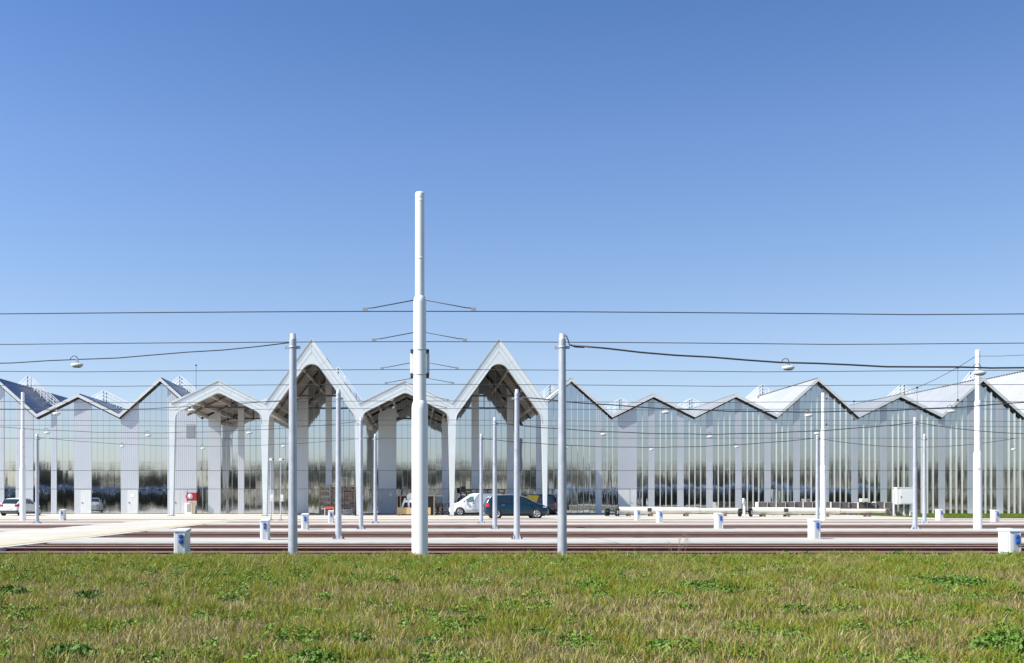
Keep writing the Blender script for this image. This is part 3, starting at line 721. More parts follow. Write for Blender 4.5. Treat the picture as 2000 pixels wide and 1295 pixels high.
# ------------------------------------------------------------------ vehicles (length along +x, nose at +x)
def interp(tab, x):
    for (a, u), (c, v) in zip(tab, tab[1:]):
        if a <= x <= c: return u+(v-u)*((x-a)/(c-a) if c > a else 0)
    return tab[0][1] if x < tab[0][0] else tab[-1][1]
def make_car(name, label, cat, paint, L, Wd, H, top, belt, glass, wheels, wr, plan, bot=.22, sideglass=None, wheelpaint='rim', glassm='glass', pillars=(), cladding=True, parts=()):
    t = thing(name, label, cat); hw = Wd/2
    xs = sorted(set([round(L*i/44, 4) for i in range(45)] + [p for p, _ in top]))
    NB = 11
    def sec(x):
        tz = interp(top, x); bz = min(interp(belt, x), tz-.012); w = hw*interp(plan, x); cab = (tz-bz)
        rw = w*(.97 - .19*min(1, cab/.55))            # tumblehome
        zb = bot + .06*max(0, 1-x/.25) + .05*max(0, 1-(L-x)/.3)
        pts = [(0,zb),(w*.80,zb),(w*.955,zb+.05),(w*.985,zb+.20),(w,(zb+bz)/2+.06),(w*.99,bz-.10),(w*.955,bz)]
        pts += [(w*.955+(rw-w*.955)*.55, bz+cab*.55), (rw-.02, tz-.055*min(1,cab/.2)), (rw-.13, tz-.012), (0,tz)]
        return pts
    vs = []
    for x in xs:
        s = sec(x); vs += [(x, -p[0], p[1]) for p in s] + [(x, p[0], p[1]) for p in s[::-1][1:-1]]
    n = 2*NB-2; m = MB()
    fs = [(i*n+k, (i+1)*n+k, (i+1)*n+(k+1)%n, i*n+(k+1)%n) for i in range(len(xs)-1) for k in range(n)]
    fs += [tuple(range(n)), tuple((len(xs)-1)*n+k for k in range(n-1,-1,-1))]
    m.add(vs, fs, True); body = m.build('body', M[paint], t)
    md = body.modifiers.new('s', 'SUBSURF'); md.levels = 1; md.render_levels = 1
    def yat(x, z):                                    # half width of the body at x, z
        s = sec(x)
        for (a, za), (c, zc) in zip(s[1:], s[2:]):
            if za <= z <= zc and zc > za: return a+(c-a)*(z-za)/(zc-za)
        return s[-2][0]
    def side_patch(poly, out, name, mt, parent, both=True):
        (px0, px1) = min(p[0] for p in poly), max(p[0] for p in poly)
        for sgn in ((-1, 1) if both else (-1,)):
            g = MB(); cols_ = 14; vs = []; k = 0
            def zr(x):
                zz = []
                for (a, za), (c, zc) in zip(poly, poly[1:]+poly[:1]):
                    if min(a,c)-1e-9 <= x <= max(a,c)+1e-9 and abs(a-c) > 1e-9: zz.append(za+(zc-za)*(x-a)/(c-a))
                return (min(zz), max(zz)) if zz else (0,0)
            for i in range(cols_+1):
                x = px0+.0005+(px1-px0-.001)*i/cols_; z0, z1 = zr(x)
                for j in range(4):
                    z = z0+(z1-z0)*j/3; vs.append((x, sgn*(yat(x,z)+out), z))
            g.add(vs, [(i*4+j, (i+1)*4+j, (i+1)*4+j+1, i*4+j+1) for i in range(cols_) for j in range(3)], True)
            g.build(name, mt, parent)
    for poly in sideglass or []: side_patch(poly, .012, 'side_window', M[glassm], t)
    for nm, mt, poly in parts: side_patch(poly, .016, nm, M[mt], t)
    for x0, x1, nm in glass:                          # windscreen / rear window along the top line
        g = MB(); vs = []; N = 8
        dx, dz = x1-x0, interp(top, x1)-interp(top, x0); l = math.hypot(dx, dz); nx_, nz_ = -dz/l, dx/l
        if nz_ < 0: nx_, nz_ = -nx_, -nz_
        for i in range(N+1):
            x = x0+(x1-x0)*i/N; z = interp(top, x); s = sec(x); w = s[-2][0]*.99+.03
            for j in range(7):
                u = -1+2*j/6; vs.append((x+nx_*.02-(.0 if abs(u) < .9 else 0), u*w, z+nz_*.02-.02*abs(u)**3))
        g.add(vs, [(i*7+j, (i+1)*7+j, (i+1)*7+j+1, i*7+j+1) for i in range(N) for j in range(6)], True)
        g.build(nm, M[glassm], t)
    for wxp in wheels:
        for s in (-1, 1):
            y = s*(hw*.995)
            ar = MB().lathe([(wr+.075, y-.012*s),(wr+.07, y+.006*s),(0,y+.006*s)], (wxp,0,wr), 24, 'y'); ar.build('wheel_arch', M['black'], t)
            pr = [(0,-.10),(wr*.72,-.10),(wr*.9,-.10),(wr,-.07),(wr,.07),(wr*.9,.1),(wr*.72,.1),(0,.1)]
            w = MB().lathe([(r, z+y-s*.055) for r, z in pr], (wxp,0,wr), 28, 'y').build('wheel', M['black'], t)
            rm = MB(); yo = y+s*.052
            rm.lathe([(wr*.70, yo-s*.01),(wr*.70, yo+s*.006),(wr*.62, yo+s*.006),(wr*.60, yo-s*.03)], (wxp,0,wr), 28, 'y')
            for k in range(5):
                a = R(90+72*k)
                for da in (-.16, .16):
                    rm.beam((wxp+math.cos(a)*.03, yo+s*.003, wr+math.sin(a)*.03), (wxp+math.cos(a+da)*wr*.66, yo+s*.003, wr+math.sin(a+da)*wr*.66), wr*.12, .02, up=(0,1,0))
            rm.lathe([(.055, yo+s*.018),(.055, yo-s*.01)], (wxp,0,wr), 12, 'y'); rm.build('rim', M[wheelpaint], w)
    u = MB().box(.35, L-.35, -hw*.86, hw*.86, .17, bot+.12).build('underbody', M['black'], t)
    return t, yat, sec
# teal people carrier
L = 4.55
car, ya, sc_ = make_car('people_carrier', 'dark teal people carrier facing right with pale roof rails', 'car', 'carb', L, 1.82, 1.63,
    [(0,.78),(.05,.98),(.12,1.12),(.30,1.42),(.50,1.56),(.9,1.62),(1.9,1.63),(2.5,1.585),(2.95,1.45),(3.5,1.17),(3.72,1.06),(4.1,.97),(4.35,.86),(4.5,.68),(4.55,.55)],
    [(0,.8),(.1,1.02),(.5,1.05),(2.6,.98),(3.6,.93),(4.55,.6)], [(2.62,3.55,'windscreen'),(.13,.32,'rear_window')], (.82, 3.62), .325,
    [(0,.70),(.12,.86),(.4,.96),(1,1),(3.4,1),(4.0,.94),(4.35,.80),(4.55,.52)],
    sideglass=[[(.42,1.07),(.62,1.40),(.98,1.46),(.98,1.06)],[(1.05,1.06),(1.05,1.47),(1.86,1.50),(1.86,1.04)],[(1.95,1.035),(1.95,1.50),(2.45,1.47),(2.86,1.34),(3.02,1.0)],[(3.06,1.0),(2.92,1.31),(3.38,1.09),(3.42,.985)]],
    parts=[('tail_lamp','tail',[(.05,.80),(.10,1.03),(.34,1.06),(.30,.80)]),('headlamp','headl',[(4.02,.78),(4.1,.86),(4.32,.80),(4.3,.72)]),
           ('sill_trim','black',[(1.25,.24),(1.25,.31),(3.15,.31),(3.15,.24)]),('door_gap','black',[(1.90,.32),(1.90,1.03),(1.912,1.03),(1.912,.32)]),('door_gap','black',[(3.05,.34),(3.05,.97),(3.062,.97),(3.062,.34)]),('door_gap','black',[(1.03,.6),(1.03,1.04),(1.042,1.04),(1.042,.6)]),
           ('door_handle','rim',[(1.2,.92),(1.2,.945),(1.4,.945),(1.4,.92)]),('door_handle','rim',[(2.08,.90),(2.08,.925),(2.28,.925),(2.28,.90)])])
for s in (-1, 1):
    m = MB(); m.tube([(.28,s*.70,1.30),(.45,s*.69,1.50),(.8,s*.675,1.62),(1.9,s*.67,1.655),(2.4,s*.67,1.62),(2.9,s*.70,1.46),(3.45,s*.78,1.17)], .026, 8); m.build('roof_rail', M['rim'], car)
    MB().bbox(3.0,3.17,min(s*.93,s*1.06),max(s*.93,s*1.06),.98,1.11,.02).build('mirror', M['carb'], car)
MB().box(4.40,4.50,-.35,.35,.30,.42).build('grille', M['black'], car)
YB = 71.5; car.location = (wx(944,YB), YB, 0); car.rotation_euler.z = R(2)
# white panel van, facing left
L = 4.45
van, ya, sc_ = make_car('panel_van', 'white panel van facing left, partly hidden behind the teal people carrier', 'van', 'carw', L, 1.82, 1.84,
    [(0,.62),(.02,1.0),(.06,1.60),(.14,1.78),(.5,1.84),(2.4,1.85),(2.75,1.76),(3.35,1.36),(3.62,1.14),(3.9,1.04),(4.2,.92),(4.38,.74),(4.45,.5)],
    [(0,1.0),(2.2,1.10),(2.4,1.08),(3.4,1.04),(4.0,.92),(4.45,.5)], [(2.8,3.55,'windscreen')], (.72, 3.55), .315,
    [(0,.88),(.1,.96),(.6,1),(3.3,1),(3.9,.95),(4.25,.80),(4.45,.55)],
    sideglass=[[(2.38,1.10),(2.42,1.58),(2.72,1.56),(3.2,1.22),(3.3,1.08)]], glassm='glassb',
    parts=[('side_trim','galv',[(1.2,.42),(1.2,.50),(3.1,.50),(3.1,.42)]),('front_wing_gap','black',[(3.12,.5),(3.12,1.05),(3.132,1.05),(3.132,.5)]),('door_gap','black',[(2.28,.3),(2.28,1.7),(2.292,1.7),(2.292,.3)]),
           ('door_handle','black',[(2.36,.98),(2.36,1.02),(2.54,1.02),(2.54,.98)]),('headlamp','headl',[(4.0,.80),(4.05,.93),(4.25,.85),(4.27,.74)]),('tail_lamp','tail',[(.03,.85),(.03,1.3),(.12,1.3),(.12,.85)])])
MB().box(4.36,4.44,-.45,.45,.28,.45).build('grille', M['black'], van)
for s in (-1, 1): MB().bbox(3.0,3.14,min(s*.93,s*1.08),max(s*.93,s*1.08),1.02,1.24,.02).build('mirror', M['carw'], van)
YV = 84.2; van.location = (wx(982,YV), YV, 0); van.rotation_euler.z = R(180)
# black and yellow van behind
van2, ya, sc_ = make_car('minivan', 'black minivan with a yellow side panel behind the teal car bonnet', 'van', 'cark', 4.2, 1.8, 1.8,
    [(0,.6),(.03,1.0),(.1,1.55),(.22,1.74),(.6,1.79),(2.4,1.78),(2.75,1.68),(3.3,1.25),(3.55,1.05),(3.9,.95),(4.1,.8),(4.2,.5)],
    [(0,1.0),(2.4,1.05),(3.4,.98),(4.2,.5)], [(2.8,3.45,'windscreen'),(.06,.2,'rear_window')], (.7,3.35), .32,
    [(0,.86),(.1,.94),(.6,1),(3.2,1),(3.8,.92),(4.2,.6)],
    sideglass=[[(.4,1.1),(.5,1.58),(1.1,1.6),(1.1,1.08)],[(2.3,1.08),(2.35,1.55),(2.7,1.52),(3.15,1.1)]],
    parts=[('yellow_panel','yellow',[(1.75,.6),(1.42,1.66),(2.45,1.70),(3.15,.95),(3.0,.6)]),('tail_lamp','tail',[(.03,.8),(.03,1.1),(.14,1.1),(.14,.8)]),('headlamp','headl',[(3.8,.7),(3.85,.86),(4.08,.8),(4.08,.68)])])
for s in (-.28,-.14): MB().lathe([(.085,-.045),(.10,0),(0,.01)], (-.02,s*2.4,.62), 14, 'x').build('reversing_lamp', M['headl'], van2)
MB().box(-.035,-.0,-.55,.55,1.05,1.5).build('tailgate_window', M['glass'], van2); MB().box(-.045,-.036,-.2,.2,1.15,1.35).build('tailgate_sticker', M['yellow'], van2)
MB().bbox(-.08,.02,-.85,.85,.34,.52,.02).build('bumper', M['dark'], van2)
van2.location = (wx(1086,88.5), 87.6, 0); van2.rotation_euler.z = R(158)
# white hatchback far left, seen from behind
hb, ya, sc_ = make_car('hatchback', 'white hatchback at the far left seen from its rear corner', 'car', 'carw', 4.05, 1.74, 1.46,
    [(0,.62),(.03,.92),(.30,1.18),(.62,1.38),(.95,1.44),(1.6,1.46),(2.2,1.40),(2.7,1.17),(2.95,1.02),(3.5,.92),(3.85,.78),(4.0,.6),(4.05,.45)],
    [(0,.9),(.4,1.0),(2.6,.93),(4.05,.5)], [(2.22,2.85,'windscreen'),(.07,.55,'rear_window')], (.72,3.22), .31,
    [(0,.80),(.15,.93),(.5,1),(3.1,1),(3.6,.92),(4.05,.6)],
    sideglass=[[(.72,1.02),(.9,1.3),(1.36,1.35),(1.36,.98)],[(1.43,.975),(1.43,1.35),(1.95,1.32),(2.5,1.05),(2.55,.95)]],
    parts=[('tail_lamp','tail',[(.02,.72),(.06,.92),(.38,.98),(.32,.76)]),('door_gap','black',[(1.40,.3),(1.40,.95),(1.414,.95),(1.414,.3)]),('headlamp','headl',[(3.5,.68),(3.6,.82),(3.85,.74),(3.82,.62)])])
for s in (-1, 1):
    MB().bbox(-.02,.10,min(s*.50,s*.73),max(s*.50,s*.73),.76,.93,.02).build('tail_lamp', M['tail'], hb)
MB().bbox(-.05,.25,-.76,.76,.26,.44,.03).build('bumper', M['dark'], hb)
MB().box(-.03,.01,-.26,.26,.56,.67).build('number_plate', M['plate'], hb)
MB().lathe([(.05,-.04),(.05,.02)], (0,0,.80), 12, 'x').build('badge', M['rim'], hb)
for s in (-1, 1): MB().bbox(2.35,2.48,min(s*.88,s*1.0),max(s*.88,s*1.0),.92,1.05,.02).build('mirror', M['carw'], hb)
hb.location = (wx(30,84), 82.6, 0); hb.rotation_euler.z = R(82)

# ------------------------------------------------------------------ things in the yard
def long_pole(px0, px1, y, r0, r1, lb, flange=True):
    x0, x1 = wx(px0,y), wx(px1,y); t = thing('lying_pole', lb, 'pole', (x0,y,0), 0, 'cream mast sections lying in the yard'); ln = x1-x0
    m = MB().lathe([(r0,0),(r0,ln*.33),(r0*.93,ln*.335),(r0*.93,ln*.36),(r0*.9,ln*.365),(r0*.82,ln*.66),(r1*1.05,ln*.665),(r1,ln*.68),(r1*.97,ln),(0,ln)], (0,0,.16+r0), 24, 'x')
    m.build('tube', M['pipe'], t)
    MB().lathe([(r0+.06,-.03),(r0+.06,0),(r0+.01,.01)], (0,0,.16+r0), 24, 'x').build('flange', M['dark'], t)
    MB().box(ln*.24,ln*.26+.1,-r0-.015,-r0*.55,.16+r0*.7,.16+r0*1.7).build('strap', M['dark'], t)
    for u in (.08,.26,.55,.86): MB().box(ln*u,ln*u+.18,-.5,.5,0,.165).build('timber_bearer', M['woodd'], t)
    return t
long_pole(1206, 1445, 80.5, .29, .2, 'long cream mast section lying in the yard, left one with wheels at its left end')
long_pole(1466, 1728, 78.5, .28, .16, 'long cream mast section lying in front of the paving pallets')
def dolly(px, y, lb, frame):
    t = thing('wheeled_dolly', lb, 'dolly', (wx(px,y),y,0), R(64), 'small dollies with pale wheels')
    for k, dx in enumerate((-.26,.26)):
        w = MB().lathe([(0,-.08),(.2,-.09),(.29,-.07),(.31,0),(.29,.07),(.2,.09),(0,.08)], (dx,-.35,.33), 20, 'y').build('wheel', M['black'], t)
        MB().lathe([(0,-.105),(.15,-.10),(.19,-.085),(.19,-.05)], (dx,-.35,.33), 18, 'y').build('rim', M['boxw'], w)
        w = MB().lathe([(0,-.08),(.2,-.09),(.29,-.07),(.31,0),(.29,.07),(.2,.09),(0,.08)], (dx,.45,.33), 20, 'y').build('wheel', M['black'], t)
    m = MB().beam((-.5,-.1,.42),(.55,-.1,.42),.1); m.beam((-.5,.3,.42),(.55,.3,.42),.1); m.beam((.5,-.3,.3),(.5,-.3,.95),.07); m.build('frame', M['dark'], t)
    if frame:
        m = MB().beam((-.95,0,.1),(-.95,0,1.35),.16); m.beam((-.6,0,.05),(-.6,0,1.0),.1); m.beam((-1.3,0,.95),(-.5,0,1.1),.1); m.build('upright', M['boxw'], t)
        MB().lathe([(0,-.08),(.24,-.06),(.24,.06),(0,.08)], (-1.25,0,1.18), 18, 'y').build('reel', M['boxw'], t)
dolly(1197, 79.5, 'small dolly with two pale wheels at the left end of the left mast section', False)
dolly(1457, 77.5, 'small dolly with pale wheels and an upright reel between the two mast sections', True)
# paving pallets
def pallet():
    t = thing('paving_pallet', 'x', 'pallet')
    m = MB()
    for y in (-.4,0,.4): m.box(-.42,.42,y-.05,y+.05,.0,.1)
    for k in range(5): m.box(-.42+k*.19,-.32+k*.19,-.46,.46,.1,.125)
    m.build('wooden_pallet', M['wood'], t)
    m = MB()
    for k in range(3):
        for i in range(4): m.box(-.4+i*.2+random.uniform(0,.012), -.212+i*.2, -.42, .42, .13+k*.11, .233+k*.11)
    m.build('lower_block', M['stone'], t)
    m = MB().bbox(-.37,.37,-.4,.4,.62,1.08,.03); m.build('upper_block', M['stone'], t)
    MB().box(-.39,.39,-.43,.43,.56,.60).build('timber_layer', M['wood'], t)
    m = MB()
    for x in (-.395,.375): m.box(x,x+.02,-.43,.43,.46,1.1)
    m.box(-.38,.38,-.41,.41,1.085,1.10); m.build('wrapping', M['wrap'], t)
    return t
pal = pallet(); proto(pal); n_p = 15
for i in range(n_p):
    y = 87.5 + .1*math.sin(i*2.1); px = 1487 + i*17.6
    lb = 'pallet of dark paving blocks, %s from the left in the long row' % ORD[i]
    if i == 0: pal.location = (wx(px,y),y,0); tag(pal, lb, None, 'pallets of paving blocks in a long row')
    else:
        c = dup(pal, (wx(px,y),y,0), R(random.uniform(-5,5)), lb, 'pallets of paving blocks in a long row'); c.scale.z = random.uniform(.95,1.04)
# rubble in front of the pallets
m = MB()
for k in range(150):
    x = wx(random.uniform(1500,1795), 86); s = random.uniform(.06,.2); z = random.uniform(0,.15); y = random.uniform(85.5,86.7)
    m.box(x-s, x+s, y-s*.6, y+s*.6, z, z+s*random.uniform(.6,1.4))
tag(m.build('rubble', M['stone']), 'loose grey offcuts and stones scattered in front of the paving pallets', 'rubble', kind='stuff')
m = MB().bbox(-.3,.3,-.3,.3,.0,.28,.03); o = m.build('cement_bag', M['wrap']); o.location = (wx(1687,87),87,1.12); tag(o, 'crumpled white bag lying on top of the paving pallets', 'bag')
# cabinet on legs
y = 80.0; t = thing('control_cabinet', 'large white control cabinet raised on legs beside the grey posts', 'cabinet', (wx(1765,y),y,0))
MB().bbox(-.66,.66,-.25,.25,.94,2.22,.02).build('body', M['boxw'], t)
MB().bbox(-.69,.69,-.29,.29,2.221,2.27,.01).build('roof', M['boxw'], t)
d = MB().box(-.40,.62,-.27,-.252,1.0,2.17).build('door', M['boxw'], t); MB().box(-.36,-.32,-.30,-.272,1.45,1.6).build('handle', M['dark'], d)
for x in (-.78,.0,.5):
    MB().box(x-.05,x+.05,-.05,.05,0,2.1 if x < -.5 else .94).build('leg', M['boxw'], t)
m = MB()
for x in (-.78,.0,.5): m.add([(x-.05,-.04,0),(x+.2,-.04,0),(x+.05,-.04,.3),(x-.05,.04,0),(x+.2,.04,0),(x+.05,.04,.3)],[(0,1,2),(3,5,4),(0,3,4,1),(1,4,5,2),(2,5,3,0)])
m.build('foot_brace', M['boxw'], t)
m = MB()
for k in range(9):
    x = -.5+k*.14; m.tube([(x,0,0.02),(x+random.uniform(-.1,.1),.1,.5),(x*.7,.0,.93)], .02, 5)
m.build('cables', M['dark'], t)
# hose reel box on yellow post
y = 93.2; t = thing('hose_reel_box', 'red hose reel box on a yellow post left of the canopies', 'hose box', (wx(374,y),y,0))
MB().bbox(-.43,.45,-.14,.16,1.2,1.94,.03).build('case', M['red'], t)
q = MB().lathe([(0,-.19),(.20,-.18),(.25,-.15),(.25,-.14)], (-.08,0,1.6), 20, 'y').build('reel', M['galv'], t); MB().lathe([(0,-.21),(.09,-.2),(.09,-.19)], (-.08,0,1.6), 14, 'y').build('hub', M['boxw'], q)
MB().box(.0,.07,-.05,.05,0,1.2).build('post', M['yellow'], t)
MB().bbox(-.5,-.43,-.1,.1,1.5,1.7,.01).build('valve', M['red'], t)
t = thing('floor_cabinet', 'low white cabinet with a grey door behind the yellow post', 'cabinet', (wx(372.5,93.45),93.45,0))
MB().bbox(-.5,.42,-.18,.18,0,1.02,.015).build('body', M['boxw'], t); MB().box(-.3,.05,-.2,-.182,.2,.9).build('door', M['louvre'], t)
# brick cages under the second canopy
y = 87.5; t = thing('brick_rack', 'tall timber rack filled with brown bricks under the second canopy', 'rack', (wx(659,y),y,0))
m = MB()
for x in (-1.5,-.55,.55,1.5):
    for yy in (-.45,.45): m.box(x-.04,x+.04,yy-.04,yy+.04,.0,2.55)
for z in (.12,.62,1.12,1.62,2.12,2.52):
    m.box(-1.52,1.52,-.48,-.44,z-.03,z+.03); m.box(-1.52,1.52,.44,.48,z-.03,z+.03)
m.build('timber_frame', M['wood'], t)
m = MB()
for z in (.17,.67,1.17,1.67,2.16):
    for x in np.arange(-1.42,1.4,.23):
        if random.random() < .82:
            for q_ in range(3 if z < 2 else 2): m.box(x+.01,x+.21,-.38,.38,z+q_*.105,z+q_*.105+.095)
m.build('bricks', M['brick'], t)
t = thing('safety_barrier', 'small orange safety barrier in front of the brick rack', 'barrier', (wx(643,85),85,0))
m = MB().box(-.4,.4,-.02,.02,.55,.72); m.box(-.4,.4,-.02,.02,.25,.38); m.build('board', M['orange'], t)
m = MB().box(-.38,-.33,-.2,.2,0,.6); m.box(.33,.38,-.2,.2,0,.6); m.build('foot', M['boxw'], t)
m = MB()
for k in range(40):
    x, yy = wx(random.uniform(668,690),86), random.uniform(85.9,86.5); a = random.uniform(0,3.14); l = random.uniform(.15,.4); z = random.uniform(.05,.45)
    m.beam((x-l*math.cos(a),yy,max(.04,z-l*.6*math.sin(a))),(x+l*math.cos(a),yy,z+l*.6*abs(math.sin(a))), .05)
tag(m.build('timber_offcuts', M['wrap']), 'heap of pale timber offcuts at the right foot of the brick rack', 'offcuts', kind='stuff')
# crate, frame, shelter
y = 84.0; t = thing('chipboard_crate', 'low open chipboard crate in front of the third canopy', 'crate', (wx(808,y),y,0))
m = MB().box(-1.38,1.38,-.5,-.47,.12,.66); m.box(-1.38,-1.35,-.469,.5,.12,.66); m.box(1.35,1.38,-.469,.5,.12,.66); m.box(-1.38,1.38,.5,.53,.12,.66); m.build('side_board', M['osb'], t)
m = MB()
for x in (-1.3,-.1,.45,1.25): m.box(x,x+.1,-.5,.5,0,.118)
m.build('runner', M['wood'], t)
t = thing('steel_trestle', 'white splayed steel trestle standing in the chipboard crate', 'trestle', (wx(806,84),84,.0))
m = MB()
for yy in (-.25,.3):
    m.beam((-1.05,yy,.13),(-.62,yy,1.42),.13); m.beam((-.32,yy,.13),(-.32,yy,1.42),.15); m.beam((.5,yy,.13),(.2,yy,1.5),.12)
    m.beam((-.72,yy,1.18),(.4,yy,1.18),.3,.22)
m.build('leg_frame', M['boxw'], t)
m = MB().lathe([(.1,-.3),(.34,-.3),(.34,.3),(.1,.3)], (-.15,0,1.5), 20, 'y'); m.build('top_drum', M['boxw'], t)
y = 86.3; t = thing('timber_shelter', 'open timber shelter with a dark inside behind the white trestle', 'shelter', (wx(813,y),y,0))
m = MB()
for x in (-1.6,-1.32,0,1.5): m.box(x-.05,x+.05,-.5,-.4,0,1.6); m.box(x-.05,x+.05,.5,.6,0,1.6)
m.box(-1.65,1.55,-.52,.62,1.6,1.66); m.build('frame', M['wood'], t)
m = MB().box(-1.6,1.5,.44,.48,0,1.58); m.box(-1.62,-1.6,-.38,.44,0,1.58); m.build('back_board', M['dark'], t)
for i, (px, y, h, lb) in enumerate(((855,87.5,2,'stack of weathered pallets right of the timber shelter'),(869,86.8,1,'wire cage and pallets beside the white van nose'))):
    t = thing('pallet_stack', lb, 'pallet stack', (wx(px,y),y,0))
    for j in range(3):
        m = MB()
        for x in (-.45,-.05,.35): m.box(x,x+.1,-.4,.4,j*.34,j*.34+.26)
        m.box(-.48,.48,-.42,.42,j*.34+.262,j*.34+.31); m.build('pallet', M['woodd'] if (i+j)%2 else M['wood'], t)
t = thing('tank', 'small dark grey tank with a white rim on top of the pallets', 'tank', (wx(856,87.5),87.5,1.0))
MB().bbox(-.38,.34,-.35,.35,.0,.58,.06).build('body', M['louvre'], t); MB().bbox(-.48,.44,-.4,.4,.582,.66,.02).build('rim', M['boxw'], t)
y = 88.8; t = thing('rack_trailer', 'rusty lattice rack trailer standing behind the white van', 'trailer', (wx(950,y),y,0))
m = MB()
for yy in (-.5,.5):
    m.beam((-1.8,yy,2.2),(1.55,yy,2.2),.07); m.beam((-1.8,yy,1.9),(1.55,yy,1.9),.07)
    for k in range(8): x = -1.8+k*.478; m.beam((x,yy,1.9),(x,yy,2.2),.06); 
    for x in (-1.75,-.5,.6,1.5): m.beam((x,yy,.4),(x,yy,1.9),.07)
for x in (-1.8,-.1,1.55): m.beam((x,-.5,2.2),(x,.5,2.2),.06)
m.build('lattice', M['woodd'], t); MB().box(-1.9,1.7,-.6,.6,.4,.52).build('bed', M['dark'], t)
for x in (-.5,.5): MB().lathe([(0,-.1),(.33,-.1),(.36,0),(.33,.1),(0,.1)], (x,-.62,.37), 18, 'y').build('wheel', M['black'], t)
m = MB().bbox(-.3,.15,-.2,.2,1.95,2.45,.05); m.build('tool_box', M['dark'], t)
for c_ in t.children:
    if c_.name.startswith('tool_box'): c_.location.x = -1.95

# ------------------------------------------------------------------ what the polished cladding mirrors: parked trams and trees behind the viewer
def make_tram():
    t = thing('parked_tram', 'dark tram with a pale blue roof parked end on behind the camera', 'tram', (0,0,0), 0, 'trams parked side by side')
    L_ = 18; secs = [(0,.72,.35),(.12,.9,.2),(.5,1.12,.06),(1.2,1.2,0),(L_,1.2,0)]
    m = MB(); vs = []
    for y, w, d in secs:
        vs += [(-w,-y,.35),(-w*1.0,-y,2.2-d),(-w*.95,-y,3.0-d*.8),(-w*.78,-y,3.35-d),(w*.78,-y,3.35-d),(w*.95,-y,3.0-d*.8),(w,-y,2.2-d),(w,-y,.35)]
    m.add(vs, [(i*8+k, i*8+(k+1)%8, (i+1)*8+(k+1)%8, (i+1)*8+k) for i in range(len(secs)-1) for k in range(8)] + [tuple(range(8)), tuple(len(secs)*8-8+k for k in range(7,-1,-1))], True)
    m.build('body', M['trambody'], t)
    m = MB(); m.bbox(-.95,.95,-L_+.5,-.9,3.352,4.15,.3); m.build('roof_housing', M['tramroof'], t)
    MB().box(-.72,.72,.005,.03,1.3,2.6).build('windscreen', M['glass'], t)
    for s in (-1, 1): MB().box(s*.5-.12,s*.5+.12,.005,.04,.8,.95).build('headlight', M['headl'], t)
    m = MB()
    for s in (-1, 1):
        for y in (-3,-7.5,-12): m.box(s*1.203-.01,s*1.203+.01,y-1.6,y+1.6,1.3,2.5)
    m.build('side_window', M['glass'], t)
    return t
tram = make_tram(); proto(tram)
tram.location = (-84,-9,-.25)
for i in range(12): dup(tram, (-80.6+3.3*i, -9-.5*random.random(), -.25))
for i in range(19): dup(tram, (30+3.25*i, -9-.6*random.random(), -.25))
def make_tree(seed, h, w, nleaf, lab):
    rnd = random.Random(seed); t = thing('broadleaf_tree', lab, 'tree', (0,0,0), 0, 'trees behind the camera')
    m = MB(); tips = []
    def grow(p, d, l, r, lev):
        q = p+d*l; mid = p.lerp(q,.5)+Vector((rnd.uniform(-1,1),rnd.uniform(-1,1),0))*l*.06
        m.tube([p,mid,q],[r,r*.85,r*.68],6 if lev < 2 else 4, cap=False)
        if lev >= 3: tips.append(q); return
        for k in range(3 if lev else 5):
            a = rnd.uniform(0,6.28); e = rnd.uniform(.35,.9)
            nd = (d*math.cos(e)+Vector((math.cos(a),math.sin(a),.25))*math.sin(e)).normalized()
            grow(p.lerp(q, rnd.uniform(.55,1)), nd, l*rnd.uniform(.55,.75), r*.55, lev+1)
    grow(Vector((0,0,-.5)), Vector((0,0,1)), h*.42, h*.022, 0)
    m.build('trunk', M['trunk'], t)
    vs = []; fs = []; b = MB()
    for k in range(nleaf):
        c = rnd.choice(tips)+Vector((rnd.gauss(0,1),rnd.gauss(0,1),rnd.gauss(0,.9)))*w*.14
        s = rnd.uniform(.08,.2); u = Vector((rnd.gauss(0,1),rnd.gauss(0,1),rnd.gauss(0,1))).normalized(); v = u.orthogonal().normalized()
        b.add([c-u*s, c+v*s*.7, c+u*s, c-v*s*.7], [(0,1,2,3)])
    b.build('crown', M['leaf%d' % (seed%3)], t, recalc=False)
    return t
M['leaf0'] = mat('leaf_a', (.12,.12,.08), .7, 0, .3, 0, .5, col2=(.21,.20,.14))
M['leaf1'] = mat('leaf_b', (.13,.115,.08), .7, 0, .3, 0, .5, col2=(.24,.21,.15))
M['leaf2'] = mat('leaf_c', (.09,.095,.07), .7, 0, .3, 0, .5, col2=(.17,.165,.125))
trees = [make_tree(3, 11, 7, 2600, 'loose green tree behind the camera'), make_tree(4, 12.5, 6, 1500, 'nearly bare tall tree behind the camera'), make_tree(5, 10, 8, 4200, 'dense dark tree behind the camera')]
for t in trees: proto(t)
trees[0].location = (-8,-52,-.4); trees[1].location = (1,-49,-.4); trees[2].location = (-110,-46,-.4)
rt = random.Random(5)
for i in range(58):
    x = -118+4.4*i+rt.uniform(-1.5,1.5)
    k = 2 if x < -58 else rt.choice([0,0,1,1,2] if x < 30 else [0,1,1,1,2])
    if i % 2 and x > -58 and rt.random() < .25: continue
    c = dup(trees[k], (x, -46-rt.uniform(0,10), -.4), rt.uniform(0,6.28)); s = rt.uniform(.8,1.12); c.scale = (s,s,s*rt.uniform(.9,1.05))
hd = MB()
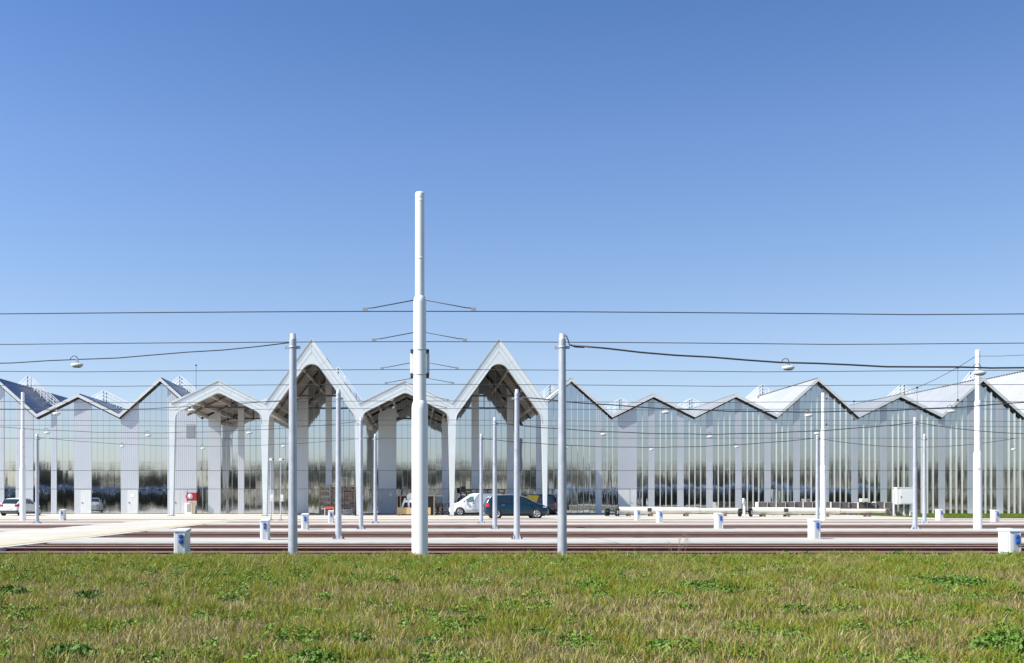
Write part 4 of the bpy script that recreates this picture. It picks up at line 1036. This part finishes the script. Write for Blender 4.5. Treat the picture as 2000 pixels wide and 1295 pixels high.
for k in range(6000):
    x = rt.uniform(-125,150); y = -60+rt.gauss(0,2.2); z = abs(rt.gauss(0,1))*1.6*(1+.5*math.sin(x*.21))-.3; s = rt.uniform(.25,.6)
    u = Vector((rt.gauss(0,1),rt.gauss(0,1),rt.gauss(0,1))).normalized(); v = u.orthogonal().normalized(); c = Vector((x,y,z))
    hd.add([c-u*s, c+v*s*.8, c+u*s, c-v*s*.8], [(0,1,2,3)])
tag(hd.build('undergrowth', M['leaf0'], recalc=False), 'tangled undergrowth beneath the trees behind the camera', 'undergrowth', kind='stuff')

# ------------------------------------------------------------------ grass and weeds
def blades(name, x, y, zf, h, w, col, seed, lean=.55):
    g = np.random.default_rng(seed); n = len(x)
    z = zf; a = g.uniform(0, 2*np.pi, n); ln = g.uniform(.1, lean, n)*h; la = g.uniform(0, 2*np.pi, n)
    dx, dy = np.cos(a)*w/2, np.sin(a)*w/2; lx, ly = np.cos(la)*ln, np.sin(la)*ln
    V = np.empty((n,5,3), np.float32)
    V[:,0] = np.stack([x-dx,y-dy,z-.01],1); V[:,1] = np.stack([x+dx,y+dy,z-.01],1)
    V[:,2] = np.stack([x+dx*.8+lx*.35,y+dy*.8+ly*.35,z+h*.55],1); V[:,3] = np.stack([x-dx*.8+lx*.35,y-dy*.8+ly*.35,z+h*.55],1)
    V[:,4] = np.stack([x+lx,y+ly,z+h],1)
    base = (np.arange(n)*5)[:,None]
    q = base+np.array([0,1,2,3]); t = base+np.array([3,2,4])
    me = bpy.data.meshes.new(name); me.vertices.add(n*5); me.vertices.foreach_set('co', V.ravel())
    loops = np.concatenate([q,t],1).ravel(); me.loops.add(len(loops)); me.loops.foreach_set('vertex_index', loops.astype(np.int32))
    me.polygons.add(2*n); st = np.empty((n,2), np.int32); st[:,0] = np.arange(n)*7; st[:,1] = st[:,0]+4; me.polygons.foreach_set('loop_start', st.ravel())
    ca = me.attributes.new('blade', 'FLOAT_COLOR', 'POINT'); C = np.ones((n,5,4), np.float32); C[:,:,:3] = col[:,None,:]; ca.data.foreach_set('color', C.ravel())
    me.update(calc_edges=True); me.validate(); me.materials.append(M['blade'])
    o = bpy.data.objects.new(name, me); COL.objects.link(o); return o
bm_ = bpy.data.materials.new('grass_blade'); bm_.use_nodes = True; nt = bm_.node_tree; b = nt.nodes['Principled BSDF']
at = nt.nodes.new('ShaderNodeAttribute'); at.attribute_name = 'blade'; nt.links.new(at.outputs['Color'], b.inputs['Base Color'])
b.inputs['Roughness'].default_value = .55; b.inputs['Specular IOR Level'].default_value = .35
tl = nt.nodes.new('ShaderNodeBsdfTranslucent'); nt.links.new(at.outputs['Color'], tl.inputs[0]); mx = nt.nodes.new('ShaderNodeMixShader'); mx.inputs[0].default_value = .35
nt.links.new(b.outputs[0], mx.inputs[1]); nt.links.new(tl.outputs[0], mx.inputs[2]); nt.links.new(mx.outputs[0], nt.nodes['Material Output'].inputs[0]); M['blade'] = bm_
def fz(x, y):                                         # bilinear lookup of the field mesh heights
    return FI(x, y)
gx = np.arange(-20,30,.1); gy = np.arange(2,24.01,.1)
H = np.array([[field_z(a, c) for a in gx] for c in gy])
def FI(x, y):
    i = np.clip(((x-gx[0])/.1).astype(int), 0, len(gx)-2); j = np.clip(((y-gy[0])/.1).astype(int), 0, len(gy)-2)
    u = (x-gx[i])/.1; v = (y-gy[j])/.1
    return H[j,i]*(1-u)*(1-v)+H[j,i+1]*u*(1-v)+H[j+1,i]*(1-u)*v+H[j+1,i+1]*u*v
P1 = np.array([[noise.fractal((a*.55, c*.9, 3), .8, 2.1, 4) for a in gx] for c in gy])
P2 = np.array([[noise.fractal((a*1.6+9, c*2.4, 8), .8, 2.1, 3) for a in gx] for c in gy])
def G(Pm, x, y):
    i = np.clip(((x-gx[0])/.1).astype(int), 0, len(gx)-1); j = np.clip(((y-gy[0])/.1).astype(int), 0, len(gy)-1); return Pm[j,i]
N = 330000
yy = np.sqrt(rng.uniform(6.0**2, 22.9**2, N)); xx = yy*rng.uniform(-.47, .66, N)
ok_ = np.abs(xx) < 19; xx, yy = xx[ok_], yy[ok_]; N = len(xx)
xx = xx + rng.normal(0,.02,N)
lush = np.clip(.45+.22*np.clip((yy-15)/4,0,1)+.9*G(P1,xx,yy)+.45*G(P2,xx,yy)+.12*(yy-14)/6, 0, 1)
r = rng.random(N)
green = np.stack([rng.uniform(.15,.34,N), rng.uniform(.20,.38,N), rng.uniform(.010,.04,N)],1)
olive = np.stack([rng.uniform(.25,.42,N), rng.uniform(.24,.37,N), rng.uniform(.04,.09,N)],1)
sv = rng.uniform(.75,1.35,N); straw = np.stack([.44*sv, .37*sv, .19*sv],1)
brown = np.stack([rng.uniform(.20,.30,N), rng.uniform(.13,.18,N), rng.uniform(.08,.12,N)],1)
pg = .17+.6*lush; po = pg+.32; ps = po+(1-po)*.8
col = np.where((r<pg)[:,None], green, np.where((r<po)[:,None], olive, np.where((r<ps)[:,None], straw, brown)))
h = rng.uniform(.045,.125,N)*(.75+.5*lush)*(1+.25*(r>po))*np.clip(.9+1.1*G(P2,xx,yy),.45,1.6); h *= np.where(yy > 21.6, .75, 1)
w = rng.uniform(.006,.0125,N)
edge = np.clip((22.9-yy)/1.4, 0, 1); keep = rng.random(N) < .15+.85*edge
o = blades('grass', xx[keep], yy[keep], FI(xx,yy)[keep], h[keep], w[keep], col[keep], 2, 1.15)
tag(o, 'rough meadow grass of green and straw coloured blades covering the foreground', 'grass', kind='stuff')
# taller seed stalks
n = 2600; y_ = np.sqrt(rng.uniform(9**2, 22.6**2, n)); x_ = y_*rng.uniform(-.45,.63,n)
o = blades('dry_stalks', x_, y_, FI(x_,y_), rng.uniform(.09,.19,n), rng.uniform(.004,.007,n), np.stack([rng.uniform(.45,.65,n),rng.uniform(.38,.52,n),rng.uniform(.22,.34,n)],1), 5, .7)
tag(o, 'thin dry grass stalks sticking out above the meadow', 'grass', kind='stuff')
n = 16000; y_ = rng.uniform(20.2,23.0,n); x_ = rng.uniform(-12,18,n); y_ -= .5*np.clip(G(P2,x_,y_)+.2,0,1); sv = rng.uniform(.7,1.2,n)
o = blades('crest_grass', x_, y_, FI(x_,y_), rng.uniform(.05,.13,n)*np.clip(.8+G(P1,x_,y_),.5,1.5), rng.uniform(.006,.012,n), np.stack([.34*sv,.35*sv,.17*sv],1), 15, 1.1)
tag(o, 'paler ragged grass tips along the back edge of the meadow', 'grass', kind='stuff')
n = 150000; y_ = np.sqrt(rng.uniform(5.0**2, 22.9**2, n)); q_ = rng.random(n) < .5; x_ = y_*np.where(q_, rng.uniform(-.95,-.45,n), rng.uniform(.62,1.2,n))
k_ = (x_ > -19.8) & (x_ < 29.5); x_, y_ = x_[k_], y_[k_]; n = len(x_); sv = rng.uniform(.7,1.2,n); r_ = rng.random(n)
o = blades('side_grass', x_, y_, FI(x_,y_), rng.uniform(.05,.12,n), rng.uniform(.009,.016,n), np.where((r_<.65)[:,None], np.stack([.26*sv,.30*sv,.04*sv],1), np.stack([.42*sv,.35*sv,.18*sv],1)), 16, 1.1)
tag(o, 'meadow grass continuing beyond both sides of the picture', 'grass', kind='stuff')
# lawn strip tufts at the far right
n = 26000; y_ = rng.uniform(71.3,92,n); x_ = rng.uniform(36.8,75,n)
o = blades('lawn_blades', x_, y_, np.full(n,.02), rng.uniform(.04,.10,n), rng.uniform(.03,.06,n), np.stack([rng.uniform(.10,.2,n),rng.uniform(.16,.26,n),rng.uniform(.02,.05,n)],1), 6)
tag(o, 'short green lawn blades in the strip in front of the right part of the depot', 'grass', kind='stuff')
m = MB(); rr = random.Random(31)
for k in range(2600):
    x, y = rr.uniform(-14,20), rr.choice([rr.uniform(23.6,24.2), rr.uniform(25.8,28.0), rr.uniform(29.6,30.9), rr.uniform(36.9,39.3)])
    if RX0 < x < RX1: continue
    s = rr.uniform(.012,.035); z = -.168 if y > 28.1 or y < 26.2 else -.148
    m.add([(x-s,y,z),(x,y-s,z),(x+s,y,z),(x,y+s,z),(x+rr.uniform(-.3,.3)*s,y,z+s*1.3)],[(0,1,4),(1,2,4),(2,3,4),(3,0,4)])
tag(m.build('loose_stones', M['conc2']), 'pale loose stones lying between the rusty rails', 'stones', kind='stuff')
def leafclump(rx, ry, hh, n, seed, s0=.02, s1=.04):
    rr = random.Random(seed); b = MB()
    for k in range(n):
        a = rr.uniform(0,6.28); q = math.sqrt(rr.random()); u = rr.random()
        p = Vector((rx*q*math.cos(a), ry*q*math.sin(a), hh*(1-q*q*.8)*(.25+.75*u)))
        s = rr.uniform(s0,s1); d = Vector((rr.gauss(0,1),rr.gauss(0,1),rr.gauss(.9,.5))).normalized(); t1 = d.orthogonal().normalized(); a2 = rr.uniform(0,6.28)
        t1 = (t1*math.cos(a2)+d.cross(t1)*math.sin(a2)); t2 = d.cross(t1)
        b.add([p-t1*s, p+t2*s*.5-t1*s*.1, p+t1*s, p-t2*s*.5-t1*s*.1], [(0,1,2,3)])
    return b
def weed(px, py, rx, ry, hh, n, lb, sd):
    y = 15.0
    for _ in range(30):
        x = wx(px, y); z = field_z(x, y); y = (EYE-z)*F/(py-HY); y = min(22.3, max(7, y))
    x = wx(px, y); t = thing('leafy_weed', lb, 'weed', (x,y,field_z(x,y)-.01), 0, 'leafy weeds in the meadow')
    leafclump(rx, ry, hh, n, sd).build('leaves', M['weed'], t, recalc=False)
    m = MB(); rr = random.Random(sd)
    for k in range(7):
        a = rr.uniform(0,6.28); m.tube([(0,0,-.02),(rx*.4*math.cos(a),ry*.4*math.sin(a),hh*.5),(rx*.6*math.cos(a),ry*.6*math.sin(a),hh*.85)], .004, 4)
    m.build('stems', M['weed'], t)
weed(1752,1082,.22,.2,.22,420,'bushy green weed sticking up at the grass edge right of centre',1)
weed(1147,1146,.36,.5,.10,700,'low dark leafy weed in the grass below the near right post',2)
weed(1395,1147,.55,.7,.12,1500,'wide dark green weed patch in the grass right of centre',3)
weed(1862,1140,.6,.8,.11,1300,'wide leafy weed patch in the grass near the right edge',4)
weed(1972,1275,.32,.5,.24,1500,'large dark leafy weed in the bottom right corner',5)
weed(705,1252,.13,.25,.09,380,'small leafy weed near the bottom, left of the tallest mast',6)
weed(172,1170,.22,.4,.09,420,'small dark weed at the left of the meadow, upper one',7)
weed(1900,1172,.2,.3,.07,300,'small weed just below the wide patch at the right',8)
for i_, (px_, py_, rx_, hh_, n_, lb_) in enumerate(((1052,1245,.17,.11,420,'leafy weed near the bottom, right of the tallest mast'),(832,1262,.2,.10,500,'leafy weed near the bottom directly below the tallest mast'),
    (935,1215,.16,.09,330,'weed between the tallest mast and near right post, upper of two'),(425,1125,.5,.11,900,'wide leafy weed patch below the left grass edge cabinet'),
    (590,1125,.55,.12,1100,'wide bright weed patch below the near left post'),(18,1160,.3,.13,650,'weed clump cut off by the left edge of the picture'),
    (335,1145,.25,.09,420,'small weed clump below the largest left cabinet, lower left'),(130,1285,.3,.14,700,'tall weed clump in the bottom left corner'),(620,1292,.3,.13,700,'weed clump at the bottom edge left of centre'),
    (1290,1262,.14,.08,300,'tiny weed low in the meadow right of centre'),(1560,1195,.25,.08,420,'weed in the middle of the right meadow'))):
    weed(px_, py_, rx_, rx_*1.3, hh_, n_, lb_, 20+i_)
b = MB(); rr = random.Random(77)
for k in range(1500):
    y = math.sqrt(rr.uniform(9**2, 22**2)); x = y*rr.uniform(-.43,.62)
    if noise.fractal((x*.55, y*.9, 3), .8, 2.1, 4)+rr.uniform(-.3,.3) < (0.10 if y < 16 else -.08): continue
    c = leafclump(rr.uniform(.08,.28), rr.uniform(.12,.4), rr.uniform(.07,.15), rr.randint(60,190), k, .013, .03); z = field_z(x, y)
    n0 = len(b.v); b.v += [(p[0]+x,p[1]+y,p[2]+z) for p in c.v]; b.f += [tuple(i+n0 for i in f) for f in c.f]; b.sm += c.sm
M['clover'] = mat('clover_leaf', (.08,.16,.02), .6, 0, .3, 0, 3, col2=(.19,.31,.045))
tag(b.build('ground_cover', M['clover'], recalc=False), 'low leafy clover patches spread through the meadow', 'ground cover', kind='stuff')
# dry branching weed in front of the first track
t = thing('dry_weed', 'dry pale branching weed standing at the grass edge right of centre', 'weed', (wx(1326,22.3),22.3,-.05)); m = MB(); rr = random.Random(4)
def twig(p, d, l, r, lev):
    q = p+d*l; m.tube([p,q], [r,r*.7], 4)
    if lev < 3:
        for k in range(3):
            nd = (d+Vector((rr.uniform(-.8,.8),rr.uniform(-.5,.5),rr.uniform(-.1,.5)))).normalized(); twig(p.lerp(q,rr.uniform(.4,1)), nd, l*.6, r*.7, lev+1)
for dx in (-.12,.0,.1): twig(Vector((dx,0,0)), Vector((dx*1.5,0,1)).normalized(), .33, .0035, 0)
m.build('stems', M['twig'], t)
